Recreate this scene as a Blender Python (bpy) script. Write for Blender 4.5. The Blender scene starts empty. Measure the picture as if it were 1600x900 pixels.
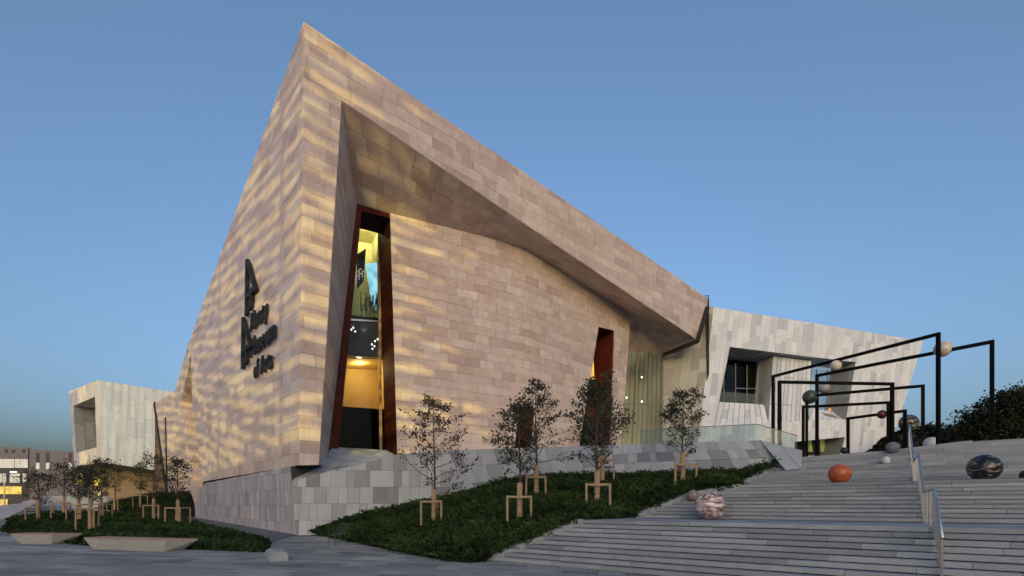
import bpy, bmesh, math, random
import numpy as np
from mathutils import Vector, Matrix

# ------------------------------------------------------------------ camera, sky, sun, exposure
S = bpy.context.scene
COL = S.collection
F, HY, H = 755.56, 790.0, 1.65          # 17 mm shift lens, eye height
cam = bpy.data.cameras.new('camera'); camo = bpy.data.objects.new('camera', cam); COL.objects.link(camo)
camo.location = (0, 0, H); camo.rotation_euler = (math.pi/2, 0, 0)
cam.lens = 17; cam.sensor_width = 36; cam.shift_y = (HY-450)/1600
cam.clip_start = .1; cam.clip_end = 6000
S.camera = camo
SUN_EL = math.radians(3.0)
w = bpy.data.worlds.new('World'); S.world = w; w.use_nodes = True
nt = w.node_tree; bg = nt.nodes['Background']
sky = nt.nodes.new('ShaderNodeTexSky'); sky.sky_type = 'NISHITA'; sky.sun_disc = False
sky.sun_elevation = SUN_EL; sky.sun_rotation = math.pi
sky.air_density = .62; sky.dust_density = 7.0; sky.ozone_density = 1.45
nt.links.new(sky.outputs[0], bg.inputs[0]); bg.inputs[1].default_value = .15
sl = bpy.data.lights.new('sun', 'SUN'); so = bpy.data.objects.new('sun', sl); COL.objects.link(so)
sl.energy = .54; sl.angle = math.radians(.10); sl.color = (1, .82, .20)
so.rotation_euler = Vector((0, math.cos(SUN_EL), -math.sin(SUN_EL))).to_track_quat('-Z', 'Y').to_euler()
so.location = (0, -60, 60)
S.view_settings.view_transform = 'Standard'; S.view_settings.look = 'None'
S.view_settings.exposure = 2.08; S.view_settings.gamma = 1; S.view_settings.use_curve_mapping = False
S.cycles.max_bounces = 8; S.cycles.transparent_max_bounces = 16
S.cycles.use_denoising = True

RNG = random.Random(7)
NP = np.random.default_rng(11)

# ------------------------------------------------------------------ geometry helpers
def V(*a): return Vector(a)
def ray(px, py): return Vector(((px-800)/F, 1, (HY-py)/F))
def P(px, py, D): return Vector((0, 0, H)) + ray(px, py)*D
def Pz(px, py, z): return P(px, py, (z-H)*F/(HY-py))
def proj(p): return (800+F*p[0]/p[1], HY-F*(p[2]-H)/p[1])
UP = Vector((0, 0, 1))
def vpd(x):                             # horizontal direction that vanishes at column x
    d = Vector(((x-800)/F, 1, 0)); return d.normalized()

class Plane:
    """flat surface: X = A + u*d + v*w"""
    def __init__(s, A, d, w=UP):
        s.A = A.copy(); s.d = d.normalized(); s.w = w.copy()
        n = s.d.cross(s.w).normalized()
        if n.dot(Vector((0, 0, H))-A) < 0: n = -n
        s.n = n
        s.M = Matrix((s.d, s.w, s.n)).transposed().inverted()
    def uv(s, px, py):
        r = ray(px, py); o = Vector((0, 0, H))
        t = (s.A-o).dot(s.n)/r.dot(s.n)
        q = s.M @ (o+r*t-s.A); return (q.x, q.y)
    def uvp(s, p):
        q = s.M @ (p-s.A); return (q.x, q.y)
    def pt(s, uv, off=0.): return s.A + s.d*uv[0] + s.w*uv[1] + s.n*off
    def nrm(s, uv): return s.n
    def shifted(s, off):
        q = Plane(s.A+s.n*off, s.d, s.w)
        if q.n.dot(s.n) < 0: q.n = s.n.copy(); q.M = Matrix((q.d, q.w, q.n)).transposed().inverted()
        return q

class Patch:
    """mapped surface with a numeric normal; f(u,v) -> point"""
    def __init__(s, f, flip=None): s.f = f; s.toward = flip
    def nrm(s, uv):
        e = .01
        a = s.f(uv[0]+e, uv[1])-s.f(uv[0]-e, uv[1]); b = s.f(uv[0], uv[1]+e)-s.f(uv[0], uv[1]-e)
        n = a.cross(b)
        if n.length < 1e-12: return Vector((0, -1, 0))
        n.normalize()
        if n.dot(Vector((0, 0, H))-s.f(*uv)) < 0: n = -n
        return n
    def pt(s, uv, off=0.):
        p = s.f(*uv)
        return p + s.nrm(uv)*off if off else p

def area2(p): return .5*sum(p[i][0]*p[(i+1) % len(p)][1]-p[(i+1) % len(p)][0]*p[i][1] for i in range(len(p)))
def ccw(p): return list(p) if area2(p) > 0 else list(reversed(p))
def half(poly, a, b, keep_left=True):
    out = []; sgn = 1 if keep_left else -1
    def side(p): return sgn*((b[0]-a[0])*(p[1]-a[1])-(b[1]-a[1])*(p[0]-a[0]))
    for i in range(len(poly)):
        p, q = poly[i], poly[(i+1) % len(poly)]
        sp, sq = side(p), side(q)
        if sp >= 0: out.append(p)
        if (sp > 0 and sq < 0) or (sp < 0 and sq > 0):
            t = sp/(sp-sq); out.append((p[0]+(q[0]-p[0])*t, p[1]+(q[1]-p[1])*t))
    return out
def clip(poly, conv):
    conv = ccw(conv)
    for i in range(len(conv)):
        poly = half(poly, conv[i], conv[(i+1) % len(conv)])
        if len(poly) < 3: return []
    return poly
def subtract(poly, conv):
    conv = ccw(conv)
    if len(clip(poly, conv)) < 3 or abs(area2(clip(poly, conv))) < 1e-5: return [poly]
    out = []
    for i in range(len(conv)):
        a, b = conv[i], conv[(i+1) % len(conv)]
        o = half(poly, a, b, False)
        if len(o) >= 3 and abs(area2(o)) > 1e-4: out.append(o)
        poly = half(poly, a, b)
        if len(poly) < 3: break
    return out
def dedupe(p):
    out = []
    for q in p:
        if not out or abs(q[0]-out[-1][0])+abs(q[1]-out[-1][1]) > 1e-3: out.append(q)
    if len(out) > 1 and abs(out[0][0]-out[-1][0])+abs(out[0][1]-out[-1][1]) < 1e-3: out.pop()
    return out

def tile(surf, outer, cutters=(), rows='h', rowh=(.7, .7), lens=(.7, 2.2), gap=.014, th=.03, shear=0., rng=RNG, tonef=None, v0=None):
    """split a region of a surface into separate stones; returns (outline3d, normal, thickness, tone)"""
    us = [p[0]-shear*p[1] for p in outer]; vs = [p[1] for p in outer]
    umin, umax, vmin, vmax = min(us), max(us), min(vs), max(vs)
    if v0 is not None and rows == 'h': vmin = v0
    rects = []
    g = gap/2
    if rows == 'h':
        v = vmin
        while v < vmax:
            h = rng.uniform(*rowh); u = umin-rng.uniform(0, lens[1])
            while u < umax:
                l = rng.uniform(*lens)
                rects.append((u+g, u+l-g, v+g, v+h-g)); u += l
            v += h
    else:
        u = umin-rng.uniform(0, .3)
        while u < umax:
            h = rng.uniform(*rowh); v = vmin-rng.uniform(0, lens[1])
            while v < vmax:
                l = rng.uniform(*lens)
                rects.append((u+g, u+h-g, v+g, v+l-g)); v += l
            u += h
    out = []
    for (a, b, c, d) in rects:
        poly = [(a+shear*c, c), (b+shear*c, c), (b+shear*d, d), (a+shear*d, d)]
        poly = clip(poly, outer)
        if len(poly) < 3: continue
        pieces = [poly]
        for cu in cutters:
            nx = []
            for q in pieces: nx += subtract(q, cu)
            pieces = nx
        tone = rng.random()
        for q in pieces:
            q = dedupe(q)
            if len(q) < 3 or abs(area2(q)) < .006: continue
            cx = sum(p[0] for p in q)/len(q); cy = sum(p[1] for p in q)/len(q)
            n = surf.nrm((cx, cy))
            t = tone if tonef is None else tonef(cx, cy, tone)
            out.append(([surf.pt(p) for p in q], n, th*rng.uniform(.8, 1.2), t))
    return out

def stone_geom(st, base=0):
    pts, n, th, tone = st
    k = len(pts)
    nn = Vector((0, 0, 0))
    for i in range(k): nn += (pts[i]-pts[0]).cross(pts[(i+1) % k]-pts[0])
    if nn.dot(n) < 0: pts = list(reversed(pts))
    vs = [tuple(p+n*th) for p in pts] + [tuple(p-n*.02) for p in pts]
    fs = [tuple(base+i for i in range(k))] + [(base+i, base+k+i, base+k+(i+1) % k, base+(i+1) % k) for i in range(k)]
    return vs, fs, [tone]*(2*k)

def mesh(name, verts, faces, mat, tones=None, smooth=False):
    m = bpy.data.meshes.new(name); m.from_pydata([tuple(v) for v in verts], [], faces)
    if mat:
        for x in (mat if isinstance(mat, (list, tuple)) else [mat]): m.materials.append(x)
    if tones is not None:
        a = m.attributes.new('tone', 'FLOAT', 'POINT'); a.data.foreach_set('value', np.asarray(tones, dtype=np.float32))
    if smooth:
        for p in m.polygons: p.use_smooth = True
    m.update(); return m
def obj(name, m, parent=None):
    o = bpy.data.objects.new(name, m); COL.objects.link(o)
    if parent: o.parent = parent
    return o
def tag(o, label=None, cat=None, group=None, kind=None):
    if label: o['label'] = label
    if cat: o['category'] = cat
    if group: o['group'] = group
    if kind: o['kind'] = kind
    return o
def empty(name, label=None, cat=None, group=None, loc=(0, 0, 0)):
    o = bpy.data.objects.new(name, None); COL.objects.link(o); o.location = loc
    return tag(o, label, cat, group)
def face_obj(name, pts, mat, parent=None, faces=None, thick=0, n=None):
    """flat polygon(s); with thick a closed slab behind it"""
    pts = [Vector(p) for p in pts]; k = len(pts)
    faces = faces or [tuple(range(k))]
    if thick:
        vs = pts+[p-n*thick for p in pts]
        fs = list(faces)+[tuple(k+i for i in reversed(f)) for f in faces]+[(i, k+i, k+(i+1) % k, (i+1) % k) for i in range(k)]
        m = mesh(name, vs, fs, mat)
    else: m = mesh(name, pts, faces, mat)
    bm = bmesh.new(); bm.from_mesh(m); bmesh.ops.recalc_face_normals(bm, faces=bm.faces); bm.to_mesh(m); bm.free()
    return obj(name, m, parent)

def pxarea(pts):
    q = [proj(p) for p in pts if p[1] > .5]
    if len(q) < 3: return 0
    cx = sum(a for a, b in q)/len(q); cy = sum(b for a, b in q)/len(q)
    if not (-5 < cx < 1605 and -5 < cy < 905): return 0
    return abs(area2(q))
def clad(thing, stones, mat, name='stone', rest='stone_cladding', nmax=300):
    """stones: list of (parent, stone). The largest in view become parts, the rest one joined part"""
    order = sorted(range(len(stones)), key=lambda i: -pxarea(stones[i][1][0]))
    for i in order[:nmax]:
        par, st = stones[i]
        c = st[0][0]
        vs, fs, tn = stone_geom(st)
        vs = [(x-c.x, y-c.y, z-c.z) for x, y, z in vs]
        o = obj(name, mesh(name, vs, fs, mat, tn), par); o.location = c
    vs, fs, tn = [], [], []
    for i in order[nmax:]:
        a, b, c = stone_geom(stones[i][1], len(vs)); vs += a; fs += b; tn += c
    if vs:
        tag(obj(rest, mesh(rest, vs, fs, mat, tn), thing), kind='stuff')

class MB:
    """collects boxes, bars, tubes into one mesh"""
    def __init__(s): s.v = []; s.f = []
    def add(s, vs, fs):
        b = len(s.v); s.v += [tuple(x) for x in vs]; s.f += [tuple(b+i for i in f) for f in fs]
    def box(s, c, sx, sy, sz, ax=None):
        ax = ax or (Vector((1, 0, 0)), Vector((0, 1, 0)), UP); c = Vector(c)
        vs = [c+ax[0]*(i*sx/2)+ax[1]*(j*sy/2)+ax[2]*(k*sz/2) for i in (-1, 1) for j in (-1, 1) for k in (-1, 1)]
        s.add(vs, [(0, 1, 3, 2), (4, 6, 7, 5), (0, 4, 5, 1), (2, 3, 7, 6), (0, 2, 6, 4), (1, 5, 7, 3)])
    def bar(s, a, b, w, h, up=UP):
        a, b = Vector(a), Vector(b); d = (b-a); L = d.length; d.normalize()
        if abs(d.dot(up)) > .99: up = Vector((1, 0, 0))
        x = d.cross(up).normalized(); y = x.cross(d)
        s.box((a+b)/2, L, w, h, (d, x, y))
    def tube(s, pts, rs, n=8, caps=True):
        pts = [Vector(p) for p in pts]; rings = []
        for i, p in enumerate(pts):
            d = (pts[min(i+1, len(pts)-1)]-pts[max(i-1, 0)]).normalized()
            x = d.cross(Vector((.13, .97, .2))); x = x.normalized() if x.length > 1e-3 else Vector((1, 0, 0)); y = d.cross(x)
            r = rs[i] if isinstance(rs, (list, tuple)) else rs
            rings.append([p+x*r*math.cos(2*math.pi*k/n)+y*r*math.sin(2*math.pi*k/n) for k in range(n)])
        vs = [q for R in rings for q in R]
        fs = [(i*n+k, i*n+(k+1) % n, (i+1)*n+(k+1) % n, (i+1)*n+k) for i in range(len(pts)-1) for k in range(n)]
        if caps: fs += [tuple(reversed(range(n))), tuple((len(pts)-1)*n+k for k in range(n))]
        s.add(vs, fs)
    def build(s, name, mat, parent=None, smooth=False):
        m = mesh(name, s.v, s.f, mat, smooth=smooth)
        bm = bmesh.new(); bm.from_mesh(m); bmesh.ops.recalc_face_normals(bm, faces=bm.faces); bm.to_mesh(m); bm.free()
        return obj(name, m, parent)

# ------------------------------------------------------------------ materials
def newmat(name):
    m = bpy.data.materials.new(name); m.use_nodes = True
    return m, m.node_tree, m.node_tree.nodes['Principled BSDF']
def plain(name, col, rough=.6, metal=0., bump=0, scale=20, vary=.12, spec=.5):
    m, t, b = newmat(name)
    b.inputs['Roughness'].default_value = rough; b.inputs['Metallic'].default_value = metal
    b.inputs['Specular IOR Level'].default_value = spec
    geo = t.nodes.new('ShaderNodeTexCoord'); nz = t.nodes.new('ShaderNodeTexNoise'); nz.inputs['Scale'].default_value = scale; nz.inputs['Detail'].default_value = 5
    t.links.new(geo.outputs['Object'], nz.inputs['Vector'])
    mp = t.nodes.new('ShaderNodeMapRange'); mp.inputs[1].default_value = .3; mp.inputs[2].default_value = .7; mp.inputs[3].default_value = 1-vary; mp.inputs[4].default_value = 1+vary
    t.links.new(nz.outputs[0], mp.inputs[0])
    mx = t.nodes.new('ShaderNodeMix'); mx.data_type = 'RGBA'; mx.blend_type = 'MULTIPLY'; mx.inputs[0].default_value = 1
    mx.inputs[6].default_value = (*col, 1); t.links.new(mp.outputs[0], mx.inputs[7]); t.links.new(mx.outputs[2], b.inputs['Base Color'])
    if bump:
        bp = t.nodes.new('ShaderNodeBump'); bp.inputs['Strength'].default_value = bump; bp.inputs['Distance'].default_value = .02
        t.links.new(nz.outputs[0], bp.inputs['Height']); t.links.new(bp.outputs[0], b.inputs['Normal'])
    return m
def stone_mat(name, stops, rough=.5, cloud=.14, fine=.10, streak=0., cscale=1.2, fscale=14, bump=.15, spec=.5, attr='tone'):
    """stones: colour by the piece's own tone, cloudy and grainy within"""
    m, t, b = newmat(name)
    L = t.links.new
    at = t.nodes.new('ShaderNodeAttribute'); at.attribute_name = attr
    rp = t.nodes.new('ShaderNodeValToRGB'); rp.color_ramp.interpolation = 'LINEAR'
    e = rp.color_ramp.elements
    while len(e) < len(stops): e.new(.5)
    for i, (p, c) in enumerate(stops): e[i].position = p; e[i].color = (*c, 1)
    L(at.outputs['Fac'], rp.inputs[0])
    geo = t.nodes.new('ShaderNodeNewGeometry')
    # shift the pattern from piece to piece
    sh = t.nodes.new('ShaderNodeVectorMath'); sh.operation = 'MULTIPLY_ADD'
    cmb = t.nodes.new('ShaderNodeCombineXYZ'); L(at.outputs['Fac'], cmb.inputs[0]); L(at.outputs['Fac'], cmb.inputs[2])
    L(cmb.outputs[0], sh.inputs[0]); sh.inputs[1].default_value = (37, 0, 53); L(geo.outputs['Position'], sh.inputs[2])
    def noise(scale, det, vec, amp):
        nz = t.nodes.new('ShaderNodeTexNoise'); nz.inputs['Scale'].default_value = scale; nz.inputs['Detail'].default_value = det; nz.inputs['Roughness'].default_value = .6
        L(vec, nz.inputs['Vector'])
        mp = t.nodes.new('ShaderNodeMapRange'); mp.inputs[1].default_value = .3; mp.inputs[2].default_value = .7
        mp.inputs[3].default_value = 1-amp; mp.inputs[4].default_value = 1+amp; mp.clamp = False
        L(nz.outputs[0], mp.inputs[0]); return nz, mp
    n1, m1 = noise(cscale, 4, sh.outputs[0], cloud); n2, m2 = noise(fscale, 6, sh.outputs[0], fine)
    mu = t.nodes.new('ShaderNodeMath'); mu.operation = 'MULTIPLY'; L(m1.outputs[0], mu.inputs[0]); L(m2.outputs[0], mu.inputs[1])
    val = mu.outputs[0]
    if streak:
        mpn = t.nodes.new('ShaderNodeMapping'); mpn.inputs['Scale'].default_value = (5, 5, .35); L(geo.outputs['Position'], mpn.inputs[0])
        n3, m3 = noise(1.0, 4, mpn.outputs[0], streak)
        m4 = t.nodes.new('ShaderNodeMath'); m4.operation = 'MULTIPLY'; L(val, m4.inputs[0]); L(m3.outputs[0], m4.inputs[1]); val = m4.outputs[0]
    mx = t.nodes.new('ShaderNodeMix'); mx.data_type = 'RGBA'; mx.blend_type = 'MULTIPLY'; mx.inputs[0].default_value = 1
    L(rp.outputs[0], mx.inputs[6]); L(val, mx.inputs[7]); L(mx.outputs[2], b.inputs['Base Color'])
    rr = t.nodes.new('ShaderNodeMapRange'); rr.inputs[3].default_value = rough-.08; rr.inputs[4].default_value = rough+.12; L(n1.outputs[0], rr.inputs[0]); L(rr.outputs[0], b.inputs['Roughness'])
    b.inputs['Specular IOR Level'].default_value = spec
    bp = t.nodes.new('ShaderNodeBump'); bp.inputs['Strength'].default_value = bump; bp.inputs['Distance'].default_value = .01
    L(n2.outputs[0], bp.inputs['Height']); L(bp.outputs[0], b.inputs['Normal'])
    return m
def marble(name, c0, c1, c2, scale=2.2, dist=4., rough=.15, turb=6):
    m, t, b = newmat(name); L = t.links.new
    tc = t.nodes.new('ShaderNodeTexCoord')
    mp = t.nodes.new('ShaderNodeMapping'); mp.inputs['Scale'].default_value = (1, 1, 2.6); L(tc.outputs['Object'], mp.inputs[0])
    wv = t.nodes.new('ShaderNodeTexNoise'); wv.inputs['Scale'].default_value = scale; wv.inputs['Detail'].default_value = turb; wv.inputs['Distortion'].default_value = dist
    L(mp.outputs[0], wv.inputs['Vector'])
    rp = t.nodes.new('ShaderNodeValToRGB'); e = rp.color_ramp.elements; e.new(.5)
    e[0].position = .34; e[1].position = .5; e[2].position = .66
    for k, c in enumerate((c0, c1, c2)): e[k].color = (*c, 1)
    L(wv.outputs[0], rp.inputs[0]); L(rp.outputs[0], b.inputs['Base Color']); b.inputs['Roughness'].default_value = rough
    return m
def glass(name, tint=(.85, .92, .95), refl=.12, haze=0., hcol=(.6, .65, .7)):
    m = bpy.data.materials.new(name); m.use_nodes = True; t = m.node_tree; t.nodes.clear(); L = t.links.new
    out = t.nodes.new('ShaderNodeOutputMaterial'); tr = t.nodes.new('ShaderNodeBsdfTransparent'); tr.inputs[0].default_value = (*tint, 1)
    gl = t.nodes.new('ShaderNodeBsdfGlossy'); gl.inputs['Roughness'].default_value = .02
    fr = t.nodes.new('ShaderNodeFresnel'); fr.inputs[0].default_value = 1.22
    ad = t.nodes.new('ShaderNodeMath'); ad.operation = 'ADD'; ad.use_clamp = True; L(fr.outputs[0], ad.inputs[0]); ad.inputs[1].default_value = refl
    mx = t.nodes.new('ShaderNodeMixShader'); L(ad.outputs[0], mx.inputs[0]); L(tr.outputs[0], mx.inputs[1]); L(gl.outputs[0], mx.inputs[2])
    last = mx
    if haze:
        df = t.nodes.new('ShaderNodeBsdfDiffuse'); df.inputs[0].default_value = (*hcol, 1)
        m2 = t.nodes.new('ShaderNodeMixShader'); m2.inputs[0].default_value = haze; L(mx.outputs[0], m2.inputs[1]); L(df.outputs[0], m2.inputs[2]); last = m2
    L(last.outputs[0], out.inputs[0]); return m
def glow(name, col, strength, base=(.5, .45, .3), var=.25, scale=.6):
    m, t, b = newmat(name); L = t.links.new
    b.inputs['Base Color'].default_value = (*base, 1); b.inputs['Roughness'].default_value = .8
    b.inputs['Emission Color'].default_value = (*col, 1)
    tc = t.nodes.new('ShaderNodeNewGeometry'); nz = t.nodes.new('ShaderNodeTexNoise'); nz.inputs['Scale'].default_value = scale; L(tc.outputs['Position'], nz.inputs['Vector'])
    mp = t.nodes.new('ShaderNodeMapRange'); mp.inputs[1].default_value = .3; mp.inputs[2].default_value = .7; mp.inputs[3].default_value = strength*(1-var); mp.inputs[4].default_value = strength*(1+var)
    L(nz.outputs[0], mp.inputs[0]); L(mp.outputs[0], b.inputs['Emission Strength']); return m

M = {}
M['tan'] = stone_mat('tan_limestone', [(0, (.52, .39, .345)), (.2, (.60, .47, .42)), (.6, (.655, .525, .475)), (1, (.71, .60, .55))], rough=.42, cloud=.12, fine=.10, streak=.05)
M['tan_back'] = plain('tan_mortar', (.16, .12, .10), .9)
M['white'] = stone_mat('pale_panel', [(0, (.53, .57, .67)), (.15, (.65, .69, .80)), (.45, (.74, .78, .89)), (.8, (.80, .835, .93)), (1, (.84, .87, .95))], rough=.45, cloud=.05, fine=.04, bump=.05)
M['white_back'] = plain('panel_backing', (.25, .25, .25), .9)
M['grey'] = stone_mat('grey_granite', [(0, (.20, .22, .25)), (.22, (.30, .33, .37)), (.6, (.39, .425, .47)), (1, (.45, .485, .535))], rough=.6, spec=.25, streak=.07, cloud=.07, fine=.10, fscale=30)
M['pinkgrey'] = stone_mat('veined_grey_stone', [(0, (.33, .335, .38)), (.4, (.45, .43, .47)), (1, (.53, .50, .54))], rough=.6, spec=.25, cloud=.08, fine=.07, streak=.28)
M['gap'] = plain('painted_joint_shade', (.025, .025, .027), .95)  # near-black colour stands in for the shadow line under each tread
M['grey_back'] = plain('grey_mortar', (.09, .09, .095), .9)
M['step'] = stone_mat('step_granite', [(0, (.23, .247, .275)), (.5, (.285, .307, .34)), (1, (.34, .365, .40))], rough=.8, spec=.15, cloud=.12, fine=.14, fscale=40, streak=0, bump=.25)
M['pave'] = stone_mat('paving_granite', [(0, (.15, .15, .155)), (.35, (.24, .24, .24)), (.75, (.34, .335, .325)), (1, (.43, .42, .40))], rough=.75, spec=.25, cloud=.14, fine=.12, fscale=30, bump=.2)
M['ground'] = plain('ground_asphalt', (.16, .16, .165), .8, bump=.2, scale=6)
M['soil'] = plain('dark_soil', (.022, .02, .015), .95, bump=.4, scale=12)
M['red'] = plain('dark_red_metal', (.065, .014, .010), .7, scale=1.2, vary=.3, spec=.1)
M['redb'] = plain('rust_red_metal', (.085, .018, .012), .65, spec=.15, scale=1.2, vary=.25)
M['black'] = plain('black_steel', (.004, .004, .005), .7, scale=30, vary=.2, spec=.12)
M['chairmetal'] = plain('dark_chair_metal', (.05, .05, .055), .5)
M['seam'] = plain('dark_seam', (.02, .02, .022), .7)
M['letter'] = plain('black_letter_metal', (.020, .021, .028), .6, spec=.2)
M['steel'] = plain('brushed_steel', (.55, .55, .57), .28, metal=1., scale=40, vary=.08)
M['stake'] = plain('stake_timber', (.36, .255, .165), .75, bump=.3, scale=25, vary=.25)
M['strap'] = plain('black_strap', (.012, .012, .012), .8)
M['bark'] = plain('bark', (.085, .06, .052), .9, bump=.5, scale=30, vary=.3)
M['wood'] = plain('bench_timber', (.36, .23, .17), .6, bump=.2, scale=14, vary=.2)
M['conc'] = plain('pale_concrete', (.36, .365, .36), .75, bump=.15, scale=9, vary=.12)
M['glass'] = glass('clear_glass', refl=0.)
M['glass_b'] = glass('balustrade_glass', tint=(.78, .86, .88), refl=0., haze=.10, hcol=(.55, .6, .64))
M['glass_d'] = glass('dark_glass', tint=(.25, .28, .34), refl=0.)
M['glass_s'] = glass('pale_glass', tint=(.8, .86, .9), refl=0.)
M['skyglow_wall'] = glow('sky_reflection_glow', (.55, .75, 1.), .09, base=(.5, .55, .6), var=.1)  # faint blue glow stands in for sky reflected in the niche glass
M['mull'] = plain('grey_mullion', (.20, .21, .21), .7, spec=.2)
M['dark'] = plain('dark_interior', (.02, .02, .024), .8)
M['frame_d'] = plain('dark_window_frame', (.03, .03, .033), .5)
M['office'] = plain('office_grey_render', (.24, .22, .23), .85, bump=.1, scale=2, vary=.15)
M['office_d'] = plain('office_dark_panel', (.085, .075, .08), .7)
M['warmwall'] = glow('lit_room_wall', (1., .55, .10), .17, base=(.5, .4, .2), var=.12)
M['creamwall'] = glow('lit_room_cream', (.95, .85, .36), .20, base=(.6, .6, .4), var=.15)
M['amber'] = glow('amber_lit_panel', (1., .45, .05), .30, base=(.5, .3, .1))
M['screen'] = glow('lit_screen', (.40, .85, 1.), .20, base=(.4, .5, .5), var=.4, scale=1.5)
M['lamp'] = glow('lamp_glow', (1., .95, .85), 2.5, base=(.9, .9, .9), var=0)
M['spot'] = glow('spot_glow', (1., .95, .8), .8, base=(.9, .9, .9), var=0)
M['lobby'] = glow('lit_lobby_wall', (.85, .68, .36), .034, base=(.36, .34, .28), var=.7, scale=.22)
M['winy'] = glow('lit_window_yellow', (1., .68, .10), .15, base=(.5, .4, .2), var=.55, scale=1.2)
M['winw'] = glow('lit_window_cream', (1., .90, .72), .085, base=(.5, .5, .45), var=.3, scale=.9)
M['green'] = glow('green_lit_panel', (.45, .55, .2), .03, base=(.3, .4, .15))
def leafmat(name, c0, c1, rough=.55, trans=.15):
    m, t, b = newmat(name); L = t.links.new
    at = t.nodes.new('ShaderNodeAttribute'); at.attribute_name = 'tone'
    rp = t.nodes.new('ShaderNodeValToRGB'); rp.color_ramp.elements[0].color = (*c0, 1); rp.color_ramp.elements[1].color = (*c1, 1)
    if name == 'juniper':
        e = rp.color_ramp.elements; e[1].position = .8; q = e.new(1.); q.color = (.11, .10, .045, 1)
    L(at.outputs['Fac'], rp.inputs[0]); L(rp.outputs[0], b.inputs['Base Color']); b.inputs['Roughness'].default_value = rough
    b.inputs['Specular IOR Level'].default_value = .25
    return m
M['leaf_a'] = leafmat('leaf_dull_red_green', (.026, .024, .018), (.078, .066, .048))
M['leaf_b'] = leafmat('leaf_dark_green', (.018, .026, .016), (.065, .080, .045))
M['leaf_bg'] = leafmat('leaf_far_dark', (.003, .005, .003), (.012, .017, .010))
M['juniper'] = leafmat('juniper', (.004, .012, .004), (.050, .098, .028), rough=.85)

# ------------------------------------------------------------------ ground
GY = lambda y: 0 if y < 26 else min((y-26)*.0172, 1.62)
g = mesh('ground', [(x, y, z-.012) for y, z in ((-400, 0), (26, 0), (120, 1.62), (3500, 1.62)) for x in (-3000, 3000)],
         [(0, 1, 3, 2), (2, 3, 5, 4), (4, 5, 7, 6)], M['ground'])
tag(obj('ground', g), kind='structure')
# plaza: separate paving slabs laid in long courses
plaza = tag(obj('plaza', mesh('plaza', [(-70, 2, -.006), (40, 2, -.006), (40, 26, -.006), (-70, 26, -.006)], [(0, 1, 2, 3)], M['grey_back'])), kind='structure')
pd = Vector((.97, -.24, 0)).normalized(); pw = UP.cross(pd)
pl = Plane(Vector((-20, 14, 0)), pd, pw); pl.n = UP.copy(); pl.M = Matrix((pl.d, pl.w, pl.n)).transposed().inverted()
outer = [pl.uvp(Vector(p)) for p in ((-45, 5, 0), (14, 5, 0), (14, 25.9, 0), (-45, 25.9, 0))]
st = tile(pl, outer, (), 'h', (.45, .6), (.7, 1.8), gap=.022, th=.007, tonef=lambda x, y, t: .75*t+.25*(.5+.5*math.sin(y*1.7)))
clad(plaza, [(plaza, s) for s in st], M['pave'], 'paving_slab', 'paving', 300)

# path that climbs along the pale stone plinth
pth = [P(463, 836, 27), Vector((-17, 26, .004)), Pz(419, 862, .004), Pz(412, 849, .02), P(283, 811, 44), P(166, 800, 60), P(240, 796, 60), P(305, 808, 48.4)]
pl2 = [Vector((p.x, p.y, max(p.z, GY(p.y))+.01)) for p in pth]
face_obj('path', [pl2[0], pl2[3], pl2[4], pl2[5], pl2[6], pl2[7]], M['pave'])
tag(bpy.data.objects['path'], kind='structure')

# ------------------------------------------------------------------ stairs
B0 = Vector((-.9, 14.65, 0)); E1 = Vector((.793, -.609, 0)).normalized(); E2 = Vector((.609, .793, 0)).normalized()
RI, TR = .12, .25
EDGE = [(700, 905), (745, 881), (753, 876), (908, 812), (984, 809), (1092, 765), (1144, 762), (1204, 732), (1256, 709), (1300, 690)]
def edge_y(px):
    for (a, b), (c, d) in zip(EDGE, EDGE[1:]):
        if a <= px <= c: return b+(d-b)*(px-a)/(c-a)
    return EDGE[0][1] if px < 700 else EDGE[-1][1]
steps = []                                    # (b, z of tread, depth of tread)
b = 0.; z = 0.
for n_r, land in ((10, 3.3), (10, 3.0), (14, 0)):
    for k in range(n_r):
        z += RI
        last = (k == n_r-1)
        dep = TR if not last else (land if land else .6)
        steps.append((b, z, dep)); b += dep
ZT = z; BT = b
ends = []
for (b_, z_, dep) in steps:
    best = None
    for k in range(-800, 1400):
        a = k*.01
        p = B0+E2*b_+E1*a; p.z = z_
        if p.y < 4: break
        x, y = proj(p); d = abs(y-edge_y(x))
        if x > 690 and (best is None or d < best[0]): best = (d, a)
    ends.append(best[1])
for i in range(1, len(ends)-1):
    if abs(ends[i]-(ends[i-1]+ends[i+1])/2) > .8: ends[i] = (ends[i-1]+ends[i+1])/2
AR = 21.
sv, sf = [], []
for (b_, z_, dep), a0 in zip(steps, ends):
    q = [B0+E2*(b_+.14)+E1*a0, B0+E2*(b_+.14)+E1*AR, B0+E2*(b_+dep+.14)+E1*AR, B0+E2*(b_+dep+.14)+E1*a0]
    k = len(sv); sv += [(p.x, p.y, z_-.02) for p in q]+[(p.x, p.y, -.3) for p in q]
    sf += [(k, k+1, k+2, k+3), (k, k+4, k+5, k+1), (k+3, k+7, k+4, k), (k+1, k+5, k+6, k+2)]
stairs = tag(obj('stairs', mesh('stairs', sv, sf, M['gap'])), kind='structure')
blocks = []
for (b_, z_, dep), a0 in zip(steps, ends):
    a = a0; 
    while a < AR:
        L = min(RNG.uniform(1.3, 2.6), AR-a)
        if AR-a-L < .5: L = AR-a
        blocks.append((b_+RNG.uniform(-.003, .003), z_+RNG.uniform(-.002, .002), a+.004, a+L-.004, min(dep, .6) if dep < 1 else .36, RNG.random()))
        a += L
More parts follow.
